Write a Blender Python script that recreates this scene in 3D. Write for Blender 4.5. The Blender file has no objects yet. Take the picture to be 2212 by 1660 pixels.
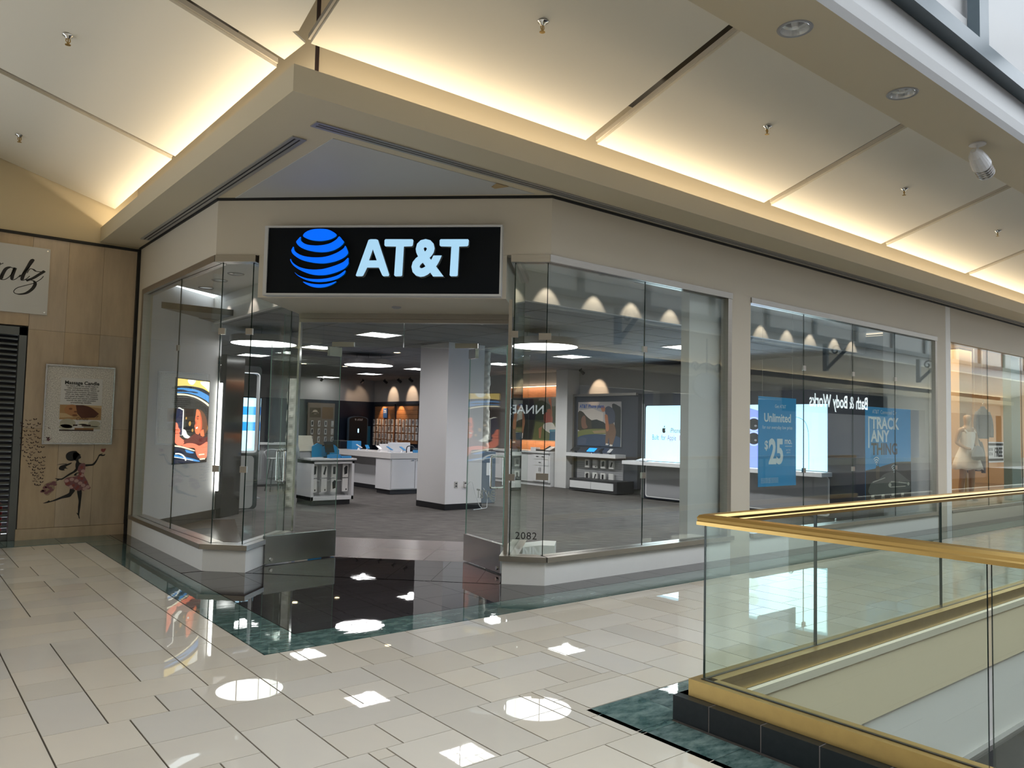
import bpy, bmesh, math, random, json
from mathutils import Matrix, Vector, noise
random.seed(7)
C = bpy.context.scene.collection
SC = bpy.context.scene
PI = math.pi
Q2 = math.sqrt(0.5)

# ---------------------------------------------------------------- camera
cam = bpy.data.cameras.new('camera'); co = bpy.data.objects.new('camera', cam); C.objects.link(co)
cam.sensor_fit = 'HORIZONTAL'; cam.sensor_width = 36.0; cam.lens = 36.0 * 1673.06 / 2212.0
cam.clip_start = 0.05; cam.clip_end = 200
R_ = Vector((0.7755247835846878, -0.6309070864334863, 0.022749908437893405))
U_ = Vector((-0.053401186266570824, -0.02965018614042217, 0.9981328467529568))
F_ = Vector((0.6290545471986083, 0.7752916320648945, 0.05668564102933071))
co.matrix_world = Matrix(((R_.x, U_.x, -F_.x, 0), (R_.y, U_.y, -F_.y, 0), (R_.z, U_.z, -F_.z, 1.5), (0, 0, 0, 1)))
SC.camera = co

# ---------------------------------------------------------------- sky, exposure
world = bpy.data.worlds.new('sky'); SC.world = world; world.use_nodes = True
bg = world.node_tree.nodes['Background']; bg.inputs[0].default_value = (0.86, 0.93, 1.0, 1); bg.inputs[1].default_value = 2.75
vs = SC.view_settings
vs.view_transform = 'Standard'; vs.look = 'None'; vs.gamma = 1.0; vs.use_curve_mapping = False; vs.exposure = 0.5
cy = SC.cycles
cy.use_denoising = True; cy.max_bounces = 10; cy.diffuse_bounces = 4; cy.glossy_bounces = 5
cy.transparent_max_bounces = 40; cy.transmission_bounces = 8; cy.caustics_reflective = False; cy.caustics_refractive = False
cy.sample_clamp_indirect = 6.0; cy.blur_glossy = 0.2

def area(name, loc, rot, sx, sy, power, col):
    l = bpy.data.lights.new(name, 'AREA'); l.shape = 'RECTANGLE'; l.size = sx; l.size_y = sy; l.energy = power; l.color = col
    o = bpy.data.objects.new(name, l); C.objects.link(o); o.location = loc; o.rotation_euler = rot
    return o
def spot(name, loc, target, power, col, ang=60, blend=0.4, r=0.03):
    l = bpy.data.lights.new(name, 'SPOT'); l.energy = power; l.color = col; l.spot_size = math.radians(ang); l.spot_blend = blend; l.shadow_soft_size = r
    o = bpy.data.objects.new(name, l); C.objects.link(o); o.location = loc
    o.rotation_euler = (Vector(target) - Vector(loc)).to_track_quat('-Z', 'Y').to_euler()
    return o
WARM = (1.0, 0.83, 0.60)
# cove lamps lying in the troughs behind the soffit beam
area('cove_lamp', (11.8, 5.27, 3.885), (PI, 0, 0), 18.6, 0.035, 92, WARM)
area('cove_lamp', (2.313, 8.2, 3.885), (0, PI, 0), 0.035, 5.8, 25, WARM)

# ---------------------------------------------------------------- mesh helpers
class MB:
    def __init__(s): s.v = []; s.f = []; s.m = []; s.k = 0
    def mat(s, k): s.k = k; return s
    def add(s, vs, fs):
        n = len(s.v); s.v += [tuple(p) for p in vs]
        for f in fs: s.f.append([n + i for i in f]); s.m.append(s.k)
        return s
    def box(s, x0, x1, y0, y1, z0, z1):
        x0, x1 = min(x0, x1), max(x0, x1); y0, y1 = min(y0, y1), max(y0, y1); z0, z1 = min(z0, z1), max(z0, z1)
        return s.add([(x0,y0,z0),(x1,y0,z0),(x1,y1,z0),(x0,y1,z0),(x0,y0,z1),(x1,y0,z1),(x1,y1,z1),(x0,y1,z1)],
                     [(3,2,1,0),(4,5,6,7),(0,1,5,4),(1,2,6,5),(2,3,7,6),(3,0,4,7)])
    def prism(s, poly, z0, z1):
        if sum(a[0]*b[1]-b[0]*a[1] for a, b in zip(poly, poly[1:]+poly[:1])) < 0: poly = poly[::-1]
        n = len(poly)
        return s.add([(x, y, z0) for x, y in poly] + [(x, y, z1) for x, y in poly],
                     [tuple(range(n))[::-1], tuple(range(n, 2*n))] + [(i, (i+1) % n, n+(i+1) % n, n+i) for i in range(n)])
    def prism_y(s, poly, y0, y1):           # outline in (x, z), thickness along y
        if sum(a[0]*b[1]-b[0]*a[1] for a, b in zip(poly, poly[1:]+poly[:1])) < 0: poly = poly[::-1]
        n = len(poly)
        return s.add([(x, y0, z) for x, z in poly] + [(x, y1, z) for x, z in poly],
                     [tuple(range(n)), tuple(range(n, 2*n))[::-1]] + [(i, n+i, n+(i+1) % n, (i+1) % n) for i in range(n)])
    def prism_x(s, poly, x0, x1):           # outline in (y, z), thickness along x
        if sum(a[0]*b[1]-b[0]*a[1] for a, b in zip(poly, poly[1:]+poly[:1])) < 0: poly = poly[::-1]
        n = len(poly)
        return s.add([(x0, y, z) for y, z in poly] + [(x1, y, z) for y, z in poly],
                     [tuple(range(n))[::-1], tuple(range(n, 2*n))] + [(i, (i+1) % n, n+(i+1) % n, n+i) for i in range(n)])
    def quad(s, *p): return s.add(p, [tuple(range(len(p)))])
    def tube(s, pts, r, n=8, caps=True):
        pts = [Vector(p) for p in pts]; rs = r if isinstance(r, (list, tuple)) else [r]*len(pts)
        rings = []; up = None
        for i, p in enumerate(pts):
            t = (pts[min(i+1, len(pts)-1)] - pts[max(i-1, 0)]).normalized()
            if up is None: up = t.orthogonal().normalized()
            a = (up - t*up.dot(t)).normalized(); up = a; b = t.cross(a)
            rings.append([p + (a*math.cos(2*PI*k/n) + b*math.sin(2*PI*k/n))*rs[i] for k in range(n)])
        vs = [v for rg in rings for v in rg]; fs = []
        for i in range(len(pts)-1):
            for k in range(n): fs.append((i*n+k, i*n+(k+1) % n, (i+1)*n+(k+1) % n, (i+1)*n+k))
        if caps: fs += [tuple(range(n))[::-1], tuple(range((len(pts)-1)*n, len(pts)*n))]
        return s.add(vs, fs)
    def lathe(s, prof, n=24, c=(0, 0, 0), sx=1, sy=1, caps=True):
        vs = []; fs = []
        for r, z in prof:
            for k in range(n): vs.append((c[0]+r*sx*math.cos(2*PI*k/n), c[1]+r*sy*math.sin(2*PI*k/n), c[2]+z))
        for i in range(len(prof)-1):
            for k in range(n): fs.append((i*n+k, i*n+(k+1) % n, (i+1)*n+(k+1) % n, (i+1)*n+k))
        if caps and prof[0][0] > 1e-6: fs.append(tuple(range(n))[::-1])
        if caps and prof[-1][0] > 1e-6: fs.append(tuple(range((len(prof)-1)*n, len(prof)*n)))
        return s.add(vs, fs)
    def mesh(s, name, mats):
        me = bpy.data.meshes.new(name); me.from_pydata(s.v, [], s.f)
        for m in (mats if isinstance(mats, (list, tuple)) else [mats]): me.materials.append(m)
        if isinstance(mats, (list, tuple)): me.polygons.foreach_set('material_index', s.m)
        me.validate(); me.update(); return me
    def build(s, name, mats, parent=None, smooth=False, bevel=0, loc=None, rz=0):
        return obj(name, s.mesh(name, mats), parent, smooth, bevel, loc, rz)
def obj(name, me, parent=None, smooth=False, bevel=0, loc=None, rz=0):
    o = bpy.data.objects.new(name, me); C.objects.link(o)
    if parent is not None: o.parent = parent
    if loc is not None: o.location = loc
    if rz: o.rotation_euler = (0, 0, rz)
    if smooth:
        me.polygons.foreach_set('use_smooth', [True]*len(me.polygons))
    if bevel:
        b = o.modifiers.new('bevel', 'BEVEL'); b.width = bevel; b.segments = 2; b.limit_method = 'ANGLE'
    return o
def tag(o, label, cat, group=None):
    o['label'] = label; o['category'] = cat
    if group: o['group'] = group
    return o
def thing(name, label, cat, loc=(0, 0, 0), rz=0, group=None):
    o = bpy.data.objects.new(name, None); C.objects.link(o); o.location = loc; o.rotation_euler = (0, 0, rz); o.empty_display_size = 0.1
    return tag(o, label, cat, group)
def struct(o, label=None):
    o['kind'] = 'structure'
    if label: o['label'] = label
    return o
def sempty(name, label=None, loc=(0, 0, 0), rz=0):
    o = bpy.data.objects.new(name, None); C.objects.link(o); o.location = loc; o.rotation_euler = (0, 0, rz)
    return struct(o, label)
def copy_tree(o, parent=None, loc=None, rz=None, label=None):
    c = o.copy(); C.objects.link(c)
    if parent is not None: c.parent = parent
    if loc is not None: c.location = loc
    if rz is not None: c.rotation_euler = (0, 0, rz)
    if label: c['label'] = label
    for ch in list(o.children): copy_tree(ch, c)
    return c

# ---------------------------------------------------------------- materials
MATS = {}
def lin(c):
    return tuple(((x/255)/12.92 if x/255 <= 0.04045 else ((x/255+0.055)/1.055)**2.4) for x in c)
def mat(name, col, rough=0.5, metal=0.0, spec=0.5, emit=0.0, coat=0.0, var=0.0, nscale=0, nmix=0.0, ncol=None, bump=0.0, bscale=40, stretch=None, rot=0):
    m = bpy.data.materials.new(name); m.use_nodes = True; nt = m.node_tree; N = nt.nodes; L = nt.links
    p = N['Principled BSDF']
    p.inputs['Base Color'].default_value = (*col, 1); p.inputs['Roughness'].default_value = rough; p.inputs['Metallic'].default_value = metal
    p.inputs['Specular IOR Level'].default_value = spec; p.inputs['Coat Weight'].default_value = coat
    if emit: p.inputs['Emission Color'].default_value = (*col, 1); p.inputs['Emission Strength'].default_value = emit
    src = None
    tc = N.new('ShaderNodeTexCoord')
    vec = tc.outputs['Object']
    if stretch:
        mp = N.new('ShaderNodeMapping'); mp.inputs['Scale'].default_value = stretch; L.new(tc.outputs['Object'], mp.inputs[0]); vec = mp.outputs[0]
        if rot:
            mq = N.new('ShaderNodeMapping'); mq.inputs['Rotation'].default_value = (0, 0, rot); L.new(tc.outputs['Object'], mq.inputs[0]); L.new(mq.outputs[0], mp.inputs[0])
    if nscale:
        t = N.new('ShaderNodeTexNoise'); t.inputs['Scale'].default_value = nscale; t.inputs['Detail'].default_value = 6; t.inputs['Roughness'].default_value = 0.62
        L.new(vec, t.inputs['Vector'])
        r = N.new('ShaderNodeValToRGB'); r.color_ramp.elements[0].position = 0.38; r.color_ramp.elements[1].position = 0.66
        L.new(t.outputs['Fac'], r.inputs[0])
        x = N.new('ShaderNodeMix'); x.data_type = 'RGBA'; x.inputs[6].default_value = (*col, 1); x.inputs[7].default_value = (*(ncol or col), 1)
        mu = N.new('ShaderNodeMath'); mu.operation = 'MULTIPLY'; mu.inputs[1].default_value = nmix
        L.new(r.outputs[0], mu.inputs[0]); L.new(mu.outputs[0], x.inputs[0]); src = x.outputs[2]
    if var:
        oi = N.new('ShaderNodeObjectInfo'); mr = N.new('ShaderNodeMapRange'); mr.inputs[3].default_value = 1-var; mr.inputs[4].default_value = 1+var
        L.new(oi.outputs['Random'], mr.inputs[0])
        h = N.new('ShaderNodeHueSaturation'); L.new(mr.outputs[0], h.inputs['Value'])
        mr2 = N.new('ShaderNodeMath'); mr2.operation = 'FRACT'; k = N.new('ShaderNodeMath'); k.operation = 'MULTIPLY'; k.inputs[1].default_value = 17.3
        L.new(oi.outputs['Random'], k.inputs[0]); L.new(k.outputs[0], mr2.inputs[0])
        mr3 = N.new('ShaderNodeMapRange'); mr3.inputs[3].default_value = 0.8; mr3.inputs[4].default_value = 1.15; L.new(mr2.outputs[0], mr3.inputs[0]); L.new(mr3.outputs[0], h.inputs['Saturation'])
        if src: L.new(src, h.inputs['Color'])
        else: h.inputs['Color'].default_value = (*col, 1)
        src = h.outputs[0]
    if src:
        L.new(src, p.inputs['Base Color'])
        if emit: L.new(src, p.inputs['Emission Color'])
    if bump:
        t2 = N.new('ShaderNodeTexNoise'); t2.inputs['Scale'].default_value = bscale; t2.inputs['Detail'].default_value = 2; L.new(vec, t2.inputs['Vector'])
        b = N.new('ShaderNodeBump'); b.inputs['Strength'].default_value = bump; b.inputs['Distance'].default_value = 0.01
        L.new(t2.outputs['Fac'], b.inputs['Height']); L.new(b.outputs[0], p.inputs['Normal'])
    MATS[name] = m; return m
def glass_mat(name, tint, gain=1.0):
    m = bpy.data.materials.new(name); m.use_nodes = True; nt = m.node_tree; N = nt.nodes; L = nt.links
    N.remove(N['Principled BSDF']); out = N['Material Output']
    tr = N.new('ShaderNodeBsdfTransparent'); tr.inputs[0].default_value = (*tint, 1)
    gl = N.new('ShaderNodeBsdfGlossy'); gl.inputs['Roughness'].default_value = 0.0; gl.inputs[0].default_value = (0.95, 1, 0.97, 1)
    lw = N.new('ShaderNodeLayerWeight'); lw.inputs[0].default_value = 0.5
    pw = N.new('ShaderNodeMath'); pw.operation = 'POWER'; pw.inputs[1].default_value = 5
    ma = N.new('ShaderNodeMath'); ma.operation = 'MULTIPLY_ADD'; ma.inputs[1].default_value = 0.95*gain; ma.inputs[2].default_value = 0.043*gain; ma.use_clamp = True
    mx = N.new('ShaderNodeMixShader')
    L.new(lw.outputs['Facing'], pw.inputs[0]); L.new(pw.outputs[0], ma.inputs[0]); L.new(ma.outputs[0], mx.inputs[0])
    L.new(tr.outputs[0], mx.inputs[1]); L.new(gl.outputs[0], mx.inputs[2]); L.new(mx.outputs[0], out.inputs[0])
    MATS[name] = m; return m
GLASS = glass_mat('shop_glass', (0.955, 0.98, 0.965), 1.0)
RAILGLASS = glass_mat('railing_glass', (0.93, 0.97, 0.945), 1.0)
EDGE = mat('glass_edge', (0.012, 0.03, 0.024), 0.2)
EDGE2 = mat('pale_glass_edge', (0.25, 0.42, 0.36), 0.15)
CREAM = mat('cream_paint', (0.61, 0.535, 0.39), 0.6, nscale=1.5, nmix=0.15, ncol=(0.57, 0.50, 0.365))
PANELW = mat('cream_ceiling_paint', (0.74, 0.69, 0.58), 0.7)
STOREFRONT = mat('warm_white_paint', (0.61, 0.55, 0.45), 0.55, nscale=3, nmix=0.12, ncol=(0.57, 0.51, 0.415))
CURBW = mat('white_curb_paint', (0.84, 0.83, 0.80), 0.45, nscale=9, nmix=0.12, ncol=(0.72, 0.71, 0.68))
BLUEGREY = mat('pale_grey_soffit', (0.50, 0.50, 0.49), 0.6)
BLACK = mat('black_reveal', (0.006, 0.006, 0.006), 0.6)
STEEL = mat('brushed_steel', (0.43, 0.40, 0.36), 0.33, 1.0, nscale=30, nmix=0.4, ncol=(0.34, 0.315, 0.28), stretch=(0.2, 0.2, 8))
CHROME = mat('polished_steel', (0.72, 0.72, 0.72), 0.12, 1.0)
DOORRAIL = mat('door_rail_steel', (0.40, 0.42, 0.41), 0.22, 1.0)
BRASS = mat('aged_brass', (0.50, 0.345, 0.125), 0.40, 0.85, nscale=14, nmix=0.35, ncol=(0.40, 0.27, 0.10), stretch=(1, 1, 1))
BRASSRAIL = mat('polished_brass', (0.56, 0.375, 0.135), 0.28, 1.0)
DGREY = mat('dark_grey_ceiling', (0.085, 0.088, 0.095), 0.8)
STOREGREY = mat('grey_wall_paint', (0.42, 0.41, 0.405), 0.6)
STOREWHITE = mat('white_wall_paint', (0.66, 0.655, 0.66), 0.5)
NAVY = mat('navy_panel', (0.012, 0.018, 0.035), 0.35)
BLUE = mat('shop_blue', (0.0, 0.20, 0.42), 0.4)
WHITEL = mat('white_laminate', (0.70, 0.70, 0.72), 0.3)
GREYL = mat('grey_laminate', (0.30, 0.30, 0.32), 0.35)
BLACKP = mat('black_plastic', (0.012, 0.012, 0.014), 0.3)
DARKBASE = mat('dark_plinth', (0.02, 0.02, 0.024), 0.5)
WOOD = mat('lit_wood', (0.36, 0.17, 0.075), 0.45, nscale=5, nmix=0.7, ncol=(0.20, 0.08, 0.035), stretch=(1, 1, 9))
CARPET = mat('streaked_carpet', (0.028, 0.024, 0.022), 0.9, nscale=2.4, nmix=1.0, ncol=(0.135, 0.122, 0.115), stretch=(1.2, 14, 1), rot=PI/4)
GROUT = mat('dark_grout', (0.075, 0.06, 0.045), 0.8)
TILE = mat('beige_stone_tile', (0.60, 0.545, 0.46), 0.015, spec=0.5, var=0.07, nscale=3.2, nmix=0.35, ncol=(0.55, 0.505, 0.435), bump=0.006, bscale=5)
GREEN = mat('green_marble_tile', (0.032, 0.075, 0.070), 0.015, spec=0.6, var=0.15, nscale=7, nmix=0.9, ncol=(0.17, 0.235, 0.215), bump=0.02, bscale=5, stretch=(1, 2.2, 1))
BROWNT = mat('dark_granite_tile', (0.026, 0.022, 0.023), 0.015, spec=0.6, var=0.15, nscale=40, nmix=0.4, ncol=(0.045, 0.038, 0.038), bump=0.02, bscale=5)
TAUPE = mat('taupe_tile', (0.20, 0.165, 0.155), 0.25, var=0.08, nscale=6, nmix=0.4, ncol=(0.16, 0.13, 0.125))
LAMP = mat('lit_diffuser', (1.0, 0.985, 0.97), 0.4, emit=7.0)
PENDANT = mat('lit_disc', (1.0, 0.96, 0.97), 0.4, emit=4.5)
SPOTW = mat('lit_warm_lens', (1.0, 0.78, 0.42), 0.4, emit=9.0)
SIGNBLK = mat('sign_black', (0.004, 0.006, 0.009), 0.5, spec=0.15)
SIGNBLUE = mat('lit_blue_acrylic', (0.0, 0.125, 1.0), 0.4, spec=0.2, emit=0.66)
SIGNWHITE = mat('lit_white_acrylic', (0.40, 0.68, 0.92), 0.4, emit=0.52)
LETTERSIDE = mat('letter_return', (0.22, 0.26, 0.27), 0.4)
PAPER = mat('white_paper', (0.72, 0.72, 0.72), 0.6)
INK = mat('black_ink', (0.008, 0.008, 0.008), 0.5)
GREYINK = mat('grey_ink', (0.12, 0.12, 0.13), 0.5)
def emis(name, rgb, s=1.0): return mat(name, lin(rgb), 0.5, emit=s)
def flatc(name, rgb): return mat(name, lin(rgb), 0.55)

# ---------------------------------------------------------------- flat print and lettering
def curve_mesh(cu):
    o = bpy.data.objects.new('tmp', cu); C.objects.link(o)
    dg = bpy.context.evaluated_depsgraph_get(); me = bpy.data.meshes.new_from_object(o.evaluated_get(dg))
    bpy.data.objects.remove(o); bpy.data.curves.remove(cu); return me
def text_mesh(s, size, bold=0.0, align='CENTER', extrude=0.0, shear=0.0, sx=1.0, spacing=1.0, mirror=False, lines=1.0, fit=None, bev=0.0):
    """letters standing up in x,z and facing -y"""
    cu = bpy.data.curves.new('lettering', 'FONT'); cu.body = s; cu.size = size; cu.offset = bold*size; cu.align_x = align; cu.extrude = extrude
    cu.shear = shear; cu.space_character = spacing; cu.space_line = lines; cu.resolution_u = 3; cu.bevel_depth = bev
    me = curve_mesh(cu)
    me.transform(Matrix.Rotation(PI/2, 4, 'X'))
    if fit:                                     # (x0, x1, z0, z1)
        xs = [v.co.x for v in me.vertices]; zs = [v.co.z for v in me.vertices]
        a, b, c, d = min(xs), max(xs), min(zs), max(zs)
        for v in me.vertices:
            v.co.x = fit[0] + (v.co.x-a)/(b-a)*(fit[1]-fit[0]); v.co.z = fit[2] + (v.co.z-c)/(d-c)*(fit[3]-fit[2])
    else:
        for v in me.vertices: v.co.x *= -sx if mirror else sx
    if mirror: me.flip_normals()
    return me
def text(parent, name, s, size, x, y, z, m, **k):
    me = text_mesh(s, size, **k); me.materials.clear(); me.materials.append(m)
    return obj(name, me, parent, loc=(x, y, z))
def shape2d(loops, extrude, bev=0.0):
    cu = bpy.data.curves.new('shape', 'CURVE'); cu.dimensions = '2D'; cu.fill_mode = 'BOTH'; cu.extrude = extrude; cu.bevel_depth = bev; cu.bevel_resolution = 1
    for lp in loops:
        sp = cu.splines.new('POLY'); sp.points.add(len(lp)-1); sp.use_cyclic_u = True
        for i, (a, b) in enumerate(lp): sp.points[i].co = (a, b, 0, 1)
    me = curve_mesh(cu); me.transform(Matrix.Rotation(PI/2, 4, 'X')); return me
def smooth_loop(p, k=4, closed=True):
    n = len(p); out = []
    rng = range(n) if closed else range(n-1)
    for i in rng:
        if closed: a, b, c, d = p[i-1], p[i], p[(i+1) % n], p[(i+2) % n]
        else: a, b, c, d = p[max(i-1, 0)], p[i], p[i+1], p[min(i+2, n-1)]
        for j in range(k):
            t = j/k
            out.append(tuple(0.5*(2*b[q]+(c[q]-a[q])*t+(2*a[q]-5*b[q]+4*c[q]-d[q])*t*t+(3*b[q]-a[q]-3*c[q]+d[q])*t**3) for q in range(len(b))))
    if not closed: out.append(tuple(p[-1]))
    return out
def patch(parent, name, polys, m, y, th=0.0006):
    """flat printed shape: outlines in (x, z) at depth y, a film of thickness th"""
    for p in polys: o = MB().prism_y(p, y-th, y).build(name, m, parent)
    return o
def ell(cx, cz, rx, rz, n=20, a0=0, a1=360):
    return [(cx+rx*math.cos(math.radians(a0+(a1-a0)*i/n)), cz+rz*math.sin(math.radians(a0+(a1-a0)*i/n))) for i in range(n if a1-a0 >= 360 else n+1)]
def ring(cx, cz, r0, r1, a0, a1, n=14):
    return ell(cx, cz, r1, r1, n, a0, a1) + ell(cx, cz, r0, r0, n, a0, a1)[::-1]
def rrect(x0, x1, z0, z1, r, n=5):
    o = []
    for cx, cz, a in ((x1-r, z1-r, 0), (x0+r, z1-r, 90), (x0+r, z0+r, 180), (x1-r, z0+r, 270)):
        o += [(cx+r*math.cos(math.radians(a+90*i/n)), cz+r*math.sin(math.radians(a+90*i/n))) for i in range(n+1)]
    return o
def rect(x0, x1, z0, z1): return [(x0, z0), (x1, z0), (x1, z1), (x0, z1)]
def clip(poly, reg):
    """Sutherland-Hodgman against a convex counter-clockwise region"""
    out = poly
    for a, b in zip(reg, reg[1:]+reg[:1]):
        inp, out = out, []
        if not inp: return []
        sd = lambda p: (b[0]-a[0])*(p[1]-a[1])-(b[1]-a[1])*(p[0]-a[0])
        for p, q in zip(inp, inp[1:]+inp[:1]):
            sp, sq = sd(p), sd(q)
            if sp >= -1e-9: out.append(p)
            if (sp > 1e-9 and sq < -1e-9) or (sp < -1e-9 and sq > 1e-9):
                t = sp/(sp-sq); out.append((p[0]+(q[0]-p[0])*t, p[1]+(q[1]-p[1])*t))
    return out
def parea(p): return 0.5*sum(a[0]*b[1]-b[0]*a[1] for a, b in zip(p, p[1:]+p[:1])) if len(p) > 2 else 0
def CP(s, n, z=None):                       # chamfer frame (along the entrance face, into the shop) -> world
    x, y = (s+n)*Q2, (n-s)*Q2
    return (x, y) if z is None else (x, y, z)
RZC = -PI/4
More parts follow.
